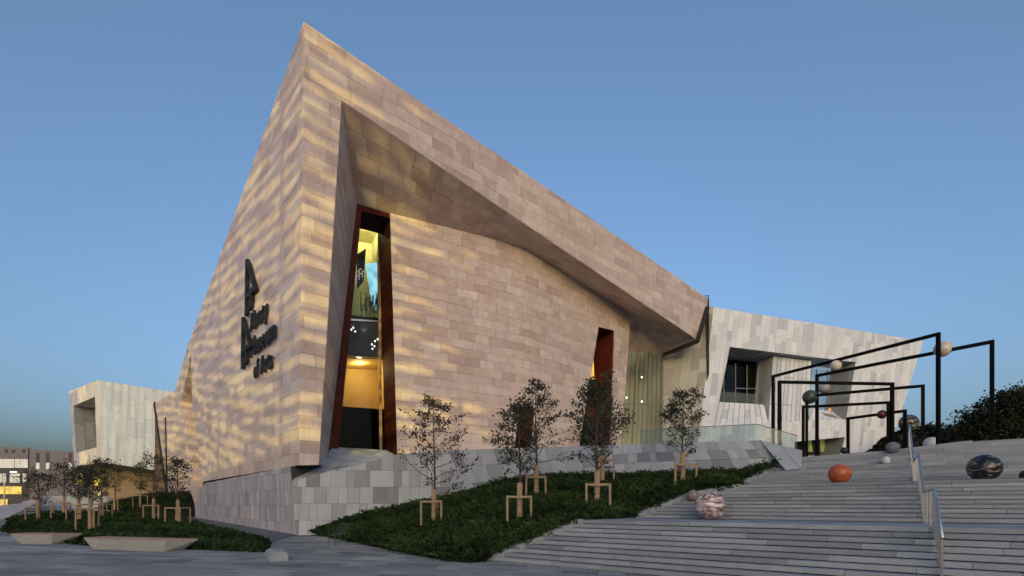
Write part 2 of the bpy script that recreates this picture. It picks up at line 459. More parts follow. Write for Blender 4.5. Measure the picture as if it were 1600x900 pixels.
def block_geom(bl, base=0):
    b_, z_, a, c, dep, t = bl
    prof = [(.0, -.101), (.006, -.006), (.012, 0), (dep-.004, 0), (dep-.004, -.10), (dep-.004, -.12), (.13, -.12), (.13, -.101)]
    k = len(prof); vs = []
    for aa in (a, c):
        for (pb, pz) in prof:
            p = B0+E2*(b_+pb)+E1*aa; vs.append((p.x, p.y, z_+pz))
    fs = [tuple(base+i for i in range(k)), tuple(base+k+i for i in reversed(range(k)))]
    fs += [(base+i, base+k+i, base+k+(i+1) % k, base+(i+1) % k) for i in range(k)]
    return vs, fs, [t]*(2*k)
def bl_area(bl):
    p = [B0+E2*bl[0]+E1*max(bl[2], -50), B0+E2*bl[0]+E1*bl[3]]
    if min(p[0].y, p[1].y) < 3: return 0
    q = [proj((v.x, v.y, bl[1])) for v in p]
    if q[0][0] > 1610 or min(q[0][1], q[1][1]) > 910: return 0
    return abs(q[1][0]-q[0][0])/p[0].y
blocks.sort(key=lambda x: -bl_area(x))
def fixn(m):
    bm = bmesh.new(); bm.from_mesh(m); bmesh.ops.recalc_face_normals(bm, faces=bm.faces); bm.to_mesh(m); bm.free(); return m
for bl in blocks[:290]:
    vs, fs, tn = block_geom(bl); c = vs[0]
    o = obj('step_block', fixn(mesh('step_block', [(v[0]-c[0], v[1]-c[1], v[2]-c[2]) for v in vs], fs, M['step'], tn)), stairs); o.location = c
vs, fs, tn = [], [], []
for bl in blocks[290:]:
    a, b2, c = block_geom(bl, len(vs)); vs += a; fs += b2; tn += c
if vs: tag(obj('step_blocks_beyond', fixn(mesh('step_blocks_beyond', vs, fs, M['step'], tn)), stairs), kind='stuff')
# landings: slabs behind the nosing stones
for (b_, z_, dep), a0 in zip(steps, ends):
    if dep > 1:
        lp = Plane(B0+E2*(b_+.364)+UP*(z_-.02), E1, E2); lp.n = UP.copy(); lp.M = Matrix((lp.d, lp.w, lp.n)).transposed().inverted()
        ls = tile(lp, [(a0, 0), (AR, 0), (AR, dep-.37), (a0, dep-.37)], (), 'h', (.7, .75), (1., 2.), gap=.01, th=.02)
        vs, fs, tn = [], [], []
        for s in ls:
            x, y, q = stone_geom((s[0], s[1], .02, s[3]), len(vs)); vs += x; fs += y; tn += q
        tag(obj('landing_slabs', mesh('landing_slabs', vs, fs, M['step'], tn), stairs), kind='stuff')
# sloping kerb strips that trim the left ends of the flights
def nose(i, da, dz=.03):
    p = B0+E2*steps[i][0]+E1*(ends[i]+da); p.z = steps[i][1]+dz; return p
i0 = 0
for cnt in (10, 10, 14):
    ks = list(range(i0, i0+cnt)); vs, fs = [], []
    first = i0
    for j, i in enumerate(ks):
        vs += [tuple(nose(i, -.16)), tuple(nose(i, .10)), tuple(nose(i, .10, -.2)), tuple(nose(i, -.16, -.2))]
        if j: 
            k = 4*j
            fs += [(k-4+q_, k-4+(q_+1) % 4, k+(q_+1) % 4, k+q_) for q_ in range(4)]
    fs += [(0, 1, 2, 3), (4*len(ks)-4, 4*len(ks)-3, 4*len(ks)-2, 4*len(ks)-1)]
    obj('kerb_strip', fixn(mesh('kerb_strip', vs, fs, M['step'], [.6]*len(vs))), stairs)
    i0 += cnt
# upper terrace behind the stairs
q0 = B0+E2*(BT+.0)
tv = [q0+E1*(ends[-1]-1.5), q0+E1*AR, q0+E1*AR+E2*60, q0+E1*(ends[-1]-1.5)+E2*60]
tag(face_obj('upper_terrace', [Vector((p.x, p.y, ZT-.03)) for p in tv], M['pave']), kind='structure')
def stair_z(p):
    bb = (Vector((p[0], p[1], 0))-B0).dot(E2); zz = 0
    for (b_, z_, dep) in steps:
        if bb >= b_: zz = z_
    return zz

# ------------------------------------------------------------------ tan stone hall
dL, dR = vpd(100), vpd(1690)
Cb = P(468, 727, 27.0); Ct = P(475, 35, 27.0)
lean = (Ct-Cb)/(Ct.z-Cb.z)
PL = Plane(Cb, dL, lean); PR = Plane(Cb, dR, lean)
hall = empty('tan_stone_hall', 'tall angular museum hall clad in tan limestone with pointed corner', 'building', loc=(Cb.x, Cb.y, 0))
hall.location = (0, 0, 0)
stones = []
def backing(name, surf, outer, cutters, parent, mat, off=-.004):
    """smooth mortar bed under the stones of one wall"""
    pieces = [list(ccw(outer))]
    for cu in cutters:
        nx = []
        for q in pieces: nx += subtract(q, cu)
        pieces = nx
    vs, fs = [], []
    for q in pieces:
        q = dedupe(q)
        if len(q) < 3: continue
        k = len(vs); vs += [surf.pt(p, off) for p in q]; fs.append(tuple(range(k, k+len(q))))
    return obj(name, mesh(name, vs, fs, mat), parent)
# left facade
uT = PL.uv(475, 35)
Lo = [(0, 0), uT, PL.uv(294, 540), PL.uv(273, 612), (PL.uv(281, 790)[0], -3.2), (0, -3.2)]
s1 = [PL.uv(*q) for q in ((299, 552), (284, 627), (300.5, 628))]
s2a, s2b, s2c, s2d = [PL.uv(*q) for q in ((284, 627), (300.5, 628), (317, 754), (306, 768))]
s2d = (s2a[0]+(s2d[0]-s2a[0])*1.15, -3.3); s2c2 = (s2c[0]+.4, -3.3)
cutL = [s1, [s2a, s2b, s2c, s2c2, s2d], [(-2, 0), (s2c[0]+.2, 0), (s2c[0]+.2, -5), (-2, -5)]]
bk = backing('left_facade', PL, Lo, cutL, hall, M['tan_back'])
stones += [(bk, s) for s in tile(PL, Lo, cutL, 'h', (.70, .70), (.9, 2.4), v0=-3.5)]
# slot reveals
inn = -PL.n*2.6
slotpts = [PL.pt(q) for q in (s1[0], s2b, s2c, s2c2, s2d, s2a)]
slv, slf = [], []
for i in range(len(slotpts)):
    a, b_ = slotpts[i], slotpts[(i+1) % len(slotpts)]
    k = len(slv); slv += [a, b_, b_+inn, a+inn]; slf.append((k, k+1, k+2, k+3))
k = len(slv); slv += [p+inn for p in slotpts]; slf.append(tuple(range(k, k+len(slotpts))))
sl_o = obj('slot_reveal', mesh('slot_reveal', slv, slf, M['tan_back']), hall)
a, b_ = slotpts[5], slotpts[4]
ps = Plane(b_, inn.normalized(), (a-b_)/(a.z-b_.z))
stones += [(sl_o, s) for s in tile(ps, [(0, 0), (2.6, 0), (2.6, a.z-b_.z), (0, a.z-b_.z)], (), 'h', (.7, .7), (.6, 1.6))]
a, b_ = slotpts[0], slotpts[5]
ps = Plane(b_, inn.normalized(), (a-b_)/(a.z-b_.z))
stones += [(sl_o, s) for s in tile(ps, [(0, 0), (2.6, 0), (2.6, a.z-b_.z), (0, a.z-b_.z)], (), 'h', (.7, .7), (.6, 1.6))]
# return facade beyond the fold
f0 = PL.pt(PL.uv(273, 612)); f1 = PL.pt((PL.uv(281, 790)[0], -3.2))
PB = Plane(f1, vpd(-40), (f0-f1)/(f0.z-f1.z))
Bo = [(0, 0), PB.uvp(f0), PB.uv(242, 630), (PB.uv(264, 745)[0], 0)]
slitB = [PB.uv(*q) for q in ((257.5, 652), (260, 652), (263, 770), (259, 770))]
bk = backing('return_facade', PB, Bo, [slitB], hall, M['tan_back'])
stones += [(bk, s) for s in tile(PB, Bo, [slitB], 'h', (.7, .7), (.9, 2.2))]
sm = MB(); sm.bar(PB.pt(Bo[2], -.1), PB.pt((PB.uv(264, 745)[0], 0), -.1), .5, .5); sm.build('dark_seam', M['seam'], hall)
sm = MB(); sm.bar(PB.pt(slitB[0], -.2)+PB.d*.2, PB.pt(slitB[3], -.2)+PB.d*.2, .5, .1); sm.build('slit_window', M['seam'], hall)
# front frame (strip + fascia)
RV0, RV3 = PR.uv(533, 157), PR.uv(497, 726.5)
Et, Eb = PR.uv(1108, 468), PR.uv(1088, 530)
Ro = [(0, 0), RV3, Eb, Et, uT]
ex = ((Eb[0]-RV0[0])*1.3+RV0[0], (Eb[1]-RV0[1])*1.3+RV0[1])
cutR = [[RV0, ex, (ex[0], -20), (RV3[0]+(RV3[0]-RV0[0])*.2, RV3[1]+(RV3[1]-RV0[1])*.2)]]
bk = backing('front_frame', PR, Ro, cutR, hall, M['tan_back'])
stones += [(bk, s) for s in tile(PR, Ro, cutR, 'h', (.70, .70), (.9, 2.6), v0=-.0)]
# recessed wall on a bent plan
d1, d2 = vpd(2100), vpd(1560)
A2 = P(609, 333, 34.8); A2.z = 0
A2s = A2-d1*5.2
def fold_u():
    # distance along d1 from A2s to the column 812
    for k in range(0, 4000):
        p = A2s+d1*(k*.01)
        if 800+F*p.x/p.y >= 815: return k*.01
UF = fold_u(); RF = 2.2
def plan(u):
    if u < UF-RF: return A2s+d1*u
    if u > UF+RF: return A2s+d1*UF+d2*(u-UF)
    t = (u-UF+RF)/(2*RF); p0 = A2s+d1*(UF-RF); p1 = A2s+d1*UF; p2 = A2s+d1*UF+d2*RF
    return p0*(1-t)**2+p1*2*t*(1-t)+p2*t*t
SR2 = Patch(lambda u, v: plan(u)+UP*v)
def uv2(px, py):
    lo, hi = -2., 40.
    for _ in range(50):
        m_ = (lo+hi)/2; p = plan(m_)
        if 800+F*p.x/p.y < px: lo = m_
        else: hi = m_
    p = plan(lo); return (lo, H+(HY-py)/F*p.y)
K0, K1, K2 = uv2(609, 333), uv2(812, 385), uv2(985, 491)
Kb1, Kb0 = uv2(968, 690), uv2(621, 708)
R2o = [K0, K1, K2, (Kb1[0]-.15, 4.4), (Kb0[0], 4.4)]
w2 = [uv2(*q) for q in ((935, 511), (959, 517), (951, 704), (897, 704))]
w3 = [uv2(*q) for q in ((812, 635), (835, 637), (824, 706), (798, 706))]
w2 = w2[:2]+[(w2[2][0], 4.3), (w2[3][0], 4.3)]; w3 = w3[:2]+[(w3[2][0], 4.3), (w3[3][0], 4.3)]
# mortar bed, set back a little because the wall bends
us = np.linspace(Kb0[0]-.6, K2[0], 60)
def ztop(u):
    if u < K1[0]: return K0[1]+(K1[1]-K0[1])*(u-K0[0])/(K1[0]-K0[0])
    return K1[1]+(K2[1]-K1[1])*(u-K1[0])/(K2[0]-K1[0])
bk = obj('recessed_wall', mesh('recessed_wall', [], [], M['tan_back']), hall)
def bentmesh():
    pieces = []
    for a, b_ in zip(us[:-1], us[1:]):
        q = clip([(a, 4.4), (b_, 4.4), (b_, 24), (a, 24)], R2o)
        if len(q) < 3: continue
        ps_ = [q]
        for cu in (w2, w3):
            nx = []
            for x in ps_: nx += subtract(x, cu)
            ps_ = nx
        pieces += ps_
    vs, fs = [], []
    for q in pieces:
        q = dedupe(q); k = len(vs)
        if len(q) < 3: continue
        vs += [SR2.pt(p, -.03) for p in q]; fs.append(tuple(range(k, k+len(q))))
    return mesh('recessed_wall', vs, fs, M['tan_back'])
bk.data = bentmesh()
stones += [(bk, s) for s in tile(SR2, R2o, [w2, w3], 'h', (.66, .66), (.8, 2.2), v0=4.0, th=.03)]
# left reveal of the big frame
RV1 = uv2(557, 318); RV2 = uv2(510, 727)
q00, q10, q11, q01 = PR.pt(RV3), SR2.pt(RV2), SR2.pt(RV1), PR.pt(RV0)
SRV = Patch(lambda u, v: (q00*(1-u)+q10*u)*(1-v)+(q01*(1-u)+q11*u)*v)
rvh = (q01-q00).length; 
SRVm = Patch(lambda u, v: (q00*(1-u/4)+q10*(u/4))*(1-v/rvh)+(q01*(1-u/4)+q11*(u/4))*(v/rvh))
bk = obj('reveal', mesh('reveal', [SRVm.pt((u, v), -.01) for v in np.linspace(0, rvh, 8) for u in (0, 4)], [(2*i, 2*i+1, 2*i+3, 2*i+2) for i in range(7)], M['tan_back']), hall)
stones += [(bk, s) for s in tile(SRVm, [(0, 0), (4, 0), (4, rvh), (0, rvh)], (), 'h', (.7, .7), (1.6, 3.2), gap=.02)]
# soffit, sloping down to the recessed wall
front = [PR.pt(RV0), PR.pt((RV0[0]+(K1[0]-K0[0])*.9, RV0[1]+(Eb[1]-RV0[1])*((K1[0]-K0[0])*.9)/(Eb[0]-RV0[0]))), PR.pt(Eb)]
backl = [SR2.pt(RV1), SR2.pt(K0), SR2.pt(K1), SR2.pt(K2)]
def interp(pl_, t):
    Ls = [(pl_[i+1]-pl_[i]).length for i in range(len(pl_)-1)]; T = sum(Ls)*t
    for i, l in enumerate(Ls):
        if T <= l or i == len(Ls)-1: return pl_[i]+(pl_[i+1]-pl_[i])*(T/l)
        T -= l
E3 = PR.pt(Eb)
g_tl, g_tr = P(980, 548, 56.5), P(1034.5, 553, 58.5)
SOFL = 40.
def sof(u, v):
    t = u/SOFL
    fr = front[0]+(E3-front[0])*t
    return fr+(interp(backl, t)-fr)*(v/5.)
SSO = Patch(sof)
N = 24
bk = obj('soffit', mesh('soffit', [SSO.f(u, v)+Vector((0, .05, .05)) for u in np.linspace(0, SOFL, N) for v in (0, 5)], [(2*i, 2*i+1, 2*i+3, 2*i+2) for i in range(N-1)], M['tan_back']), hall)
stones += [(bk, s) for s in tile(SSO, [(0, 0), (SOFL, 0), (SOFL, 5), (0, 5)], (), 'h', (.9, 1.1), (.9, 2.2), gap=.02)]
# entrance soffit and curtain wall recess
K2p = SR2.pt(K2); e_m = (K2p+g_tr)/2
tri = [[K2p, g_tl, g_tr], [K2p, g_tr, E3]]
bk = obj('entrance_soffit', mesh('entrance_soffit', [K2p, g_tl, g_tr, E3], [(0, 1, 2), (0, 2, 3)], M['tan_back']), hall)
for tr_ in tri:
    d_ = (tr_[2]-tr_[0]).normalized(); nn = (tr_[1]-tr_[0]).cross(d_).normalized(); ww = nn.cross(d_)
    pp = Plane(tr_[0], d_, ww)
    stones += [(bk, s) for s in tile(pp, [pp.uvp(x) for x in tr_], (), 'h', (.8, .9), (.9, 2.2), gap=.02)]
# end wall of the recessed volume (turns back to the glass)
kb = SR2.pt((Kb1[0]-.15, 4.4)); gl_b = P(966, 700, 56.5)
face_obj('end_return', [K2p, kb, Vector((gl_b.x, gl_b.y, 4.4)), g_tl], M['tan_back'], hall)
# underside of the overhanging corner, roof and back so that the volume is closed
face_obj('underside', [PL.pt((0, .0)), PL.pt((s2c[0], 0)), PL.pt((s2c[0], 0))-PL.n*4, PR.pt((RV3[0], 0))-PR.n*4, PR.pt(RV3)], M['tan_back'], hall)
apex = PR.pt(uT); rE = PR.pt(Et); lE = f0; lB = PB.pt(Bo[2]); bkp = Vector((8, 92, 18))
face_obj('roof', [apex, rE, rE+Vector((-2, 14, -1)), bkp, lB, lE, PL.pt(PL.uv(294, 540))], M['tan_back'], hall, faces=[(0, 1, 2), (3, 0, 2), (3, 6, 0), (3, 5, 6), (3, 4, 5)])
rb = PR.pt(Et)+Vector((-2, 14, -1))
face_obj('rear_wall', [rE, rb, Vector((rb.x, rb.y, 0)), Vector((rE.x, rE.y, 17))], M['tan_back'], hall)
face_obj('rear_wall', [rb, bkp, Vector((bkp.x, bkp.y, 0)), Vector((rb.x, rb.y, 0))], M['tan_back'], hall)
face_obj('rear_wall', [bkp, lB, Vector((lB.x, lB.y, 0)), Vector((bkp.x, bkp.y, 0))], M['tan_back'], hall)
sm = MB(); sm.tube([PR.pt((Et[0]-.4, Et[1]-.9), .12), PR.pt((Et[0]-.4, Et[1]+.3), .12), PR.pt((Et[0]-.4, Et[1]+.4), -.3)], .05, 6); sm.build('roof_pipe', M['black'], hall)
clad(hall, stones, M['tan'], 'stone', 'stone_cladding', 300)

# tall red-lined window
def red_window(uvq, depth, name, parent, insets, glassmat='glass', mat='red'):
    """splayed window box: lining on four sides, glass at the back; uvq in recessed-wall coordinates TL TR BR BL"""
    win = empty(name); win.parent = parent
    n = SR2.nrm(((uvq[0][0]+uvq[1][0])/2, 10))
    pts = [SR2.pt(q) for q in uvq]; ins = [p-n*depth for p in pts]
    for nm, (i, j) in (('head_lining', (0, 1)), ('jamb_lining', (1, 2)), ('sill_lining', (2, 3)), ('jamb_lining', (3, 0))):
        a, b_ = pts[i], pts[j]
        face_obj(nm, [a+n*.06, b_+n*.06, ins[j], ins[i]], M[mat], win)
    return win, n, pts, ins
Wq = [RV1, K0, (Kb0[0], 4.4), (RV2[0]-.05, 4.0)]
win, wn, wp, wi = red_window(Wq, 3.0, 'tall_window', hall, None)
# left flush band of the frame and right post
PW = Plane(SR2.pt((K0[0]-2, 0)), d1)
def onW(px, py, dep):
    q = PW.shifted(-dep); return q.pt(q.uv(px, py))
face_obj('frame_band', [onW(557, 318, .02), onW(566, 320, .02), onW(529, 700, .02), onW(510, 728, .02)], M['redb'], win, thick=.35, n=wn)
face_obj('frame_band', [onW(557, 317, .04), onW(611, 333, .04), onW(611, 341, .04), onW(557, 328, .04)], M['red'], win, thick=.3, n=wn)
def wq(name, quad, dep, mat, th=.05, par=win): return face_obj(name, [onW(x, y, dep) for x, y in quad], M[mat], par, thick=th, n=wn)
wq('pane', [(550, 330), (594, 340), (595.5, 500), (534, 498)], 3.5, 'glass')
wq('pane', [(533, 499), (595.6, 502), (595.8, 560), (530, 555)], 3.5, 'glass_b')
wq('pane', [(528, 556), (595.8, 561), (595, 640), (522, 634)], 3.5, 'glass')
wq('pane', [(522, 635), (595, 641), (594, 708), (515, 704)], 3.5, 'glass_d')
wq('mullion', [(590.5, 340), (594, 340), (597.5, 708), (592.8, 708)], 3.45, 'stake', .12)
wq('transom', [(533, 497), (596, 501), (596, 503.5), (533, 499.5)], 3.45, 'steel', .1)
wq('transom', [(528, 553), (596, 559), (596, 561), (528, 555)], 3.45, 'stake', .1)
# the lit rooms behind it
M['cream'] = plain('cream_paint', (.72, .66, .42), .9, scale=2, vary=.05)
M['ochre'] = plain('ochre_paint', (.60, .40, .13), .9, scale=2, vary=.06)
def room(pxq, d_in, d_out, mat, power, col, lampxy):
    f_ = [onW(x, y, d_in) for x, y in pxq]; b_ = [p-wn*(d_out-d_in) for p in f_]
    for nm, q in (('room_wall', b_), ('room_ceiling', [f_[0], f_[1], b_[1], b_[0]]), ('room_wall', [f_[1], f_[2], b_[2], b_[1]]), ('room_floor', [f_[2], f_[3], b_[3], b_[2]]), ('room_wall', [f_[3], f_[0], b_[0], b_[3]])):
        face_obj(nm, q, M[mat], win)
    li = bpy.data.lights.new('room_light', 'POINT'); li.energy = power; li.color = col; li.shadow_soft_size = .25
    lo_ = bpy.data.objects.new('room_light', li); COL.objects.link(lo_); lo_.location = onW(lampxy[0], lampxy[1], (d_in+d_out)/2-.3); lo_.parent = win
room([(520, 322), (606, 334), (606, 498), (520, 490)], 3.75, 8.8, 'cream', 800, (1., .84, .36), (570, 350))
room([(505, 505), (606, 508), (606, 552), (505, 548)], 3.75, 7.8, 'frame_d', 1, (1., .8, .5), (570, 520))
room([(500, 558), (606, 562), (606, 640), (490, 632)], 3.75, 7.0, 'ochre', 44, (1., .72, .30), (562, 572))
room([(495, 642), (606, 645), (606, 716), (485, 712)], 3.75, 6.6, 'dark', .5, (1., .7, .4), (560, 660))
face_obj('screen', [onW(571, 412, 5.9), onW(589, 410, 5.9), onW(590.5, 490, 5.9), onW(580, 470, 5.9)], M['screen'], win, thick=.05, n=wn)
face_obj('hanging_artwork', [onW(557, 398, 5.7), onW(572, 388, 5.7), onW(568, 440, 5.7), onW(558, 452, 5.7)], M['frame_d'], win, thick=.05, n=wn)
mb = MB()
for k in range(26):
    x = RNG.uniform(562, 590); y0 = RNG.uniform(455, 475); mb.bar(onW(x, y0, 5.5), onW(x+RNG.uniform(-2, 2), y0+RNG.uniform(10, 34), 5.5), .05, .05)
mb.build('hanging_strands', M['frame_d'], win)
mb = MB()
for (x, y) in ((556, 425), (561, 421), (561, 428), (566, 424), (551, 430), (551, 440), (556, 432)):
    mb.bar(onW(x, y, 5.3), onW(x, y+9, 5.3), .07, .05); mb.bar(onW(x, y, 5.3), onW(x+4, y-.8, 5.3), .07, .05)
mb.build('neon_tubes', M['winw'], win)
for (x, y) in ((552, 512), (555, 518), (549, 515), (581, 538), (586, 533), (582, 545), (585, 541), (590, 530)):
    mb = MB(); c = onW(x, y, 4.1); mb.tube([c-Vector((0, 0, .05)), c+Vector((0, 0, .05))], .06, 6); mb.build('room_lamp', M['spot'], win)
# slit window near the entrance and low window behind the trees
w2win, n2, p2, i2 = red_window(w2, 2.2, 'slit_window', hall, None, mat='redb')
face_obj('pane', [i2[0], i2[1], i2[2], i2[3]], M['glass'], w2win)
def lerp(a, b_, t): return a+(b_-a)*t
bq = [p-n2*1.2 for p in i2]
face_obj('lit_wall', [lerp(bq[0], bq[3], .3), lerp(bq[1], bq[2], .3), lerp(bq[1], bq[2], .62), lerp(bq[0], bq[3], .62)], M['amber'], w2win)
face_obj('panel', [lerp(p2[0], p2[3], .47)-n2*.1, lerp(p2[1], p2[2], .47)-n2*.1, lerp(p2[1], p2[2], .60)-n2*.1, lerp(p2[0], p2[3], .60)-n2*.1], M['redb'], w2win, thick=.1, n=n2)
face_obj('lit_side_pane', [SR2.pt(uv2(*q), -.25) for q in ((930, 545), (932, 592), (919.5, 592))], M['amber'], w2win)
face_obj('door_pane', [lerp(p2[0], p2[3], .61)-n2*.4, lerp(p2[1], p2[2], .61)-n2*.4, p2[2]-n2*.4, p2[3]-n2*.4], M['glass_d'], w2win)
face_obj('mullion', [lerp(p2[0], p2[1], .42)-n2*1.6, lerp(p2[0], p2[1], .50)-n2*1.6, lerp(p2[3], p2[2], .50)-n2*1.6, lerp(p2[3], p2[2], .42)-n2*1.6], M['redb'], w2win, thick=.1, n=n2)
w3win, n3, p3, i3 = red_window(w3, 1.2, 'low_window', hall, None)
face_obj('pane', i3, M['glass_d'], w3win)
face_obj('panel', [lerp(p3[0], p3[3], .02)-n3*.2, lerp(p3[1], p3[2], .02)-n3*.2, lerp(p3[1], p3[2], .5)-n3*.2, lerp(p3[0], p3[3], .5)-n3*.2], M['red'], w3win, thick=.1, n=n3)
# entrance curtain wall
cw = empty('curtain_wall'); cw.parent = hall
gq = [g_tl, g_tr, P(1034.5, 706, 58.5), P(965, 706, 56.5)]
gn = (gq[1]-gq[0]).cross(UP).normalized()
if gn.y > 0: gn = -gn
def cwp(s, t): return lerp(lerp(gq[0], gq[3], t), lerp(gq[1], gq[2], t), s)
for i in range(3):
    for (t0, t1) in ((0, .52), (.525, 1)):
        s0, s1_ = (0, .3, .63, 1)[i]+.004, (0, .3, .63, 1)[i+1]-.004
        face_obj('pane', [cwp(s0, t0), cwp(s1_, t0), cwp(s1_, t1), cwp(s0, t1)], M['glass'], cw)
for s in (.3, .63, .995): 
    mb = MB(); mb.bar(cwp(s, 0)+gn*.05, cwp(s, 1)+gn*.05, .12, .2); mb.build('mullion', M['mull'], cw)
mb = MB(); mb.bar(cwp(0, .522)+gn*.04, cwp(1, .522)+gn*.04, .1, .1); mb.build('transom', M['mull'], cw)
lb = [P(968, 540, 64), P(1046, 540, 66), P(1046, 712, 66), P(955, 712, 64)]
for i in range(12):
    s0, s1_ = i/12/1.3, ((i+1)/12-.006)/1.3
    face_obj('lobby_panel', [lerp(lb[0], lb[1], s0*1.3), lerp(lb[0], lb[1], s1_*1.3), lerp(lb[3], lb[2], s1_*1.3), lerp(lb[3], lb[2], s0*1.3)], M['lobby'], cw)
face_obj('lobby_ceiling', [gq[0], gq[1], lb[1], lb[0]], M['tan_back'], cw)
for (x, y) in ((1003, 590), (979, 622), (1003, 628)):
    c = P(x, y, 60); mb = MB(); mb.tube([c, c+Vector((0, .1, .12))], .09, 8); mb.build('spot_lamp', M['spot'], cw)

# ------------------------------------------------------------------ museum sign on the left facade
sign = empty('museum_sign', 'black metal lettering Almaty Museum of Arts with two stacked A shapes on tan facade', 'sign')
rd = -dL                                            # reading direction on the wall
def onL(px, py, off=.0):
    q = PL.shifted(off); return q.pt(q.uv(px, py))
def poly_letter(name, polys, org, rx, ry, th, parent):
    """extruded outline; polys in letter units, several convex pieces"""
    mb = MB()
    for pg in polys:
        k = len(pg); f_ = [org+rx*x+ry*y+PL.n*th for x, y in pg]; b_ = [org+rx*x+ry*y+PL.n*.12 for x, y in pg]
        mb.add(f_+b_, [tuple(range(k)), tuple(reversed(range(k, 2*k)))]+[(i, i+k, (i+1) % k+k, (i+1) % k) for i in range(k)])
    return mb.build(name, M['letter'], parent)
bigA = [[(0, 0), (.20, 0), (.34, .28), (.30, .40), (.42, 1), (.10, .0)],]
bigA = [[(0, 0), (.17, 0), (.50, 1), (.36, 1)], [(.36, 1), (.50, 1), (1.0, .32), (.80, .32)], [(.17, .22), (.17, .40), (.70, .40), (.80, .32), (.80, .22)], [(.80, .32), (1.0, .32), (.95, .05), (.78, .05)]]
def place_big(p_top, p_bot, wid):
    h = p_top.z-p_bot.z
    bigA2 = [[(0, 0), (.15, 0), (.19, 1), (.07, 1)], [(.07, 1), (.19, 1), (1.0, .28), (.84, .28)], [(.10, .28), (.11, .38), (.74, .38), (.86, .28)], [(.42, .28), (.58, .28), (.56, .08), (.42, .02)]]
    poly_letter('letter', bigA2, p_bot, rd*wid, UP*h, .34, sign)
place_big(onL(386, 417), onL(390, 496), 2.6)
place_big(onL(387, 497), onL(384, 578), 2.4)
def text_line(txt, p_start, p_end, height):
    span = (p_end-p_start).dot(rd); x = 0; items = []
    for ch in txt:
        if ch == ' ': x += .28; continue
        cu = bpy.data.curves.new('letter', 'FONT'); cu.body = ch; cu.size = 1; cu.extrude = .0; cu.resolution_u = 3
        tmp = bpy.data.objects.new('letter_tmp', cu); COL.objects.link(tmp)
        dg = bpy.context.evaluated_depsgraph_get(); me = bpy.data.meshes.new_from_object(tmp.evaluated_get(dg))
        bpy.data.objects.remove(tmp); bpy.data.curves.remove(cu)
        co = [v.co.copy() for v in me.vertices]; x0 = min(c.x for c in co); x1 = max(c.x for c in co)
        items.append((me, x-x0)); x += x1-x0+.09
    sc = span/x
    for me, dx in items:
        bm = bmesh.new(); bm.from_mesh(me)
        bmesh.ops.remove_doubles(bm, verts=bm.verts, dist=1e-4)
        r = bmesh.ops.extrude_face_region(bm, geom=bm.faces[:])
        for v in [e for e in r['geom'] if isinstance(e, bmesh.types.BMVert)]: v.co.z = 1
        for v in bm.verts:
            c = v.co.copy(); v.co = p_start+rd*((c.x+dx)*sc)+UP*(c.y*height/.73)+PL.n*(.12+.14*c.z)
        bmesh.ops.recalc_face_normals(bm, faces=bm.faces)
        bm.to_mesh(me); bm.free(); me.materials.clear(); me.materials.append(M['letter']); obj('letter', me, sign)
text_line('Almaty', onL(396, 520), onL(424, 499), 1.3)
text_line('Museum', onL(396, 560), onL(437, 532), 1.4)
text_line('of Arts', onL(402, 593), onL(431, 571), 1.25)

# ------------------------------------------------------------------ grey stone plinth
plinth = empty('grey_stone_plinth', 'sloping grey granite plinth and retaining wall under the tan hall', 'wall')
stones = []
# left face, veined pinkish stone, parallel to the left facade
c_b = P(463, 836, 27.05); c_t = P(454, 730, 27.3)
PP = Plane(c_b, dL, (c_t-c_b)/(c_t.z-c_b.z))
Po = [(0, -.1), (0, c_t.z-c_b.z+.2), PP.uv(321, 755), PP.uv(308, 773), PP.uv(304, 812)]
Po[1] = (0, PP.uv(454, 729)[1]); 
bk = backing('left_face', PP, Po, [], plinth, M['grey_back'])
pink = [(bk, s) for s in tile(PP, Po, (), 'h', (.95, .95), (.35, .9), shear=-.12, v0=-.25)]
clad(plinth, pink, M['pinkgrey'], 'stone', 'veined_stone_cladding', 130)
# front face, parallel to the picture
PF = Plane(c_b, Vector((1, 0, 0)), Vector((0, .06, 1)))
Fo = [PF.uv(463, 838), PF.uv(457, 751), PF.uv(632, 709), PF.uv(700, 703.5), PF.uv(746, 812)]
bk = backing('front_face', PF, Fo, [], plinth, M['grey_back'])
stones += [(bk, s) for s in tile(PF, Fo, (), 'h', (.93, .93), (.4, .85), v0=-.1)]
# battered wall to the right
fb, ft = PF.pt(PF.uv(746, 812)), PF.pt(PF.uv(700, 703.5))
rb_, rt_ = P(1236, 745, 20.6), P(1187, 688, 21.6)
mid_t = P(980, 695, 25.2); mid_b = P(985, 752, 24.2)
for (a, b_, c, d_) in ((fb, mid_b, mid_t, ft), (mid_b, rb_, rt_, mid_t)):
    Lb = (b_-a).length; hh = (d_-a).length
    a, b_, c, d_ = a.copy(), b_.copy(), c.copy(), d_.copy()
    sp = Patch(lambda u, v, a=a, b_=b_, c=c, d_=d_, Lb=Lb, hh=hh: lerp(lerp(a, b_, u/Lb), lerp(d_, c, u/Lb), v/hh))
    bk = obj('battered_face', mesh('battered_face', [sp.pt((u, v), -.01) for v in np.linspace(0, hh, 6) for u in np.linspace(0, Lb, 6)],
             [(j*6+i, j*6+i+1, j*6+i+7, j*6+i+6) for j in range(5) for i in range(5)], M['grey_back']), plinth)
    stones += [(bk, s) for s in tile(sp, [(0, 0), (Lb, 0), (Lb, hh), (0, hh)], (), 'h', (hh/4, hh/4) if a is not fb else (.95, .95), (.4, .9), v0=0)]
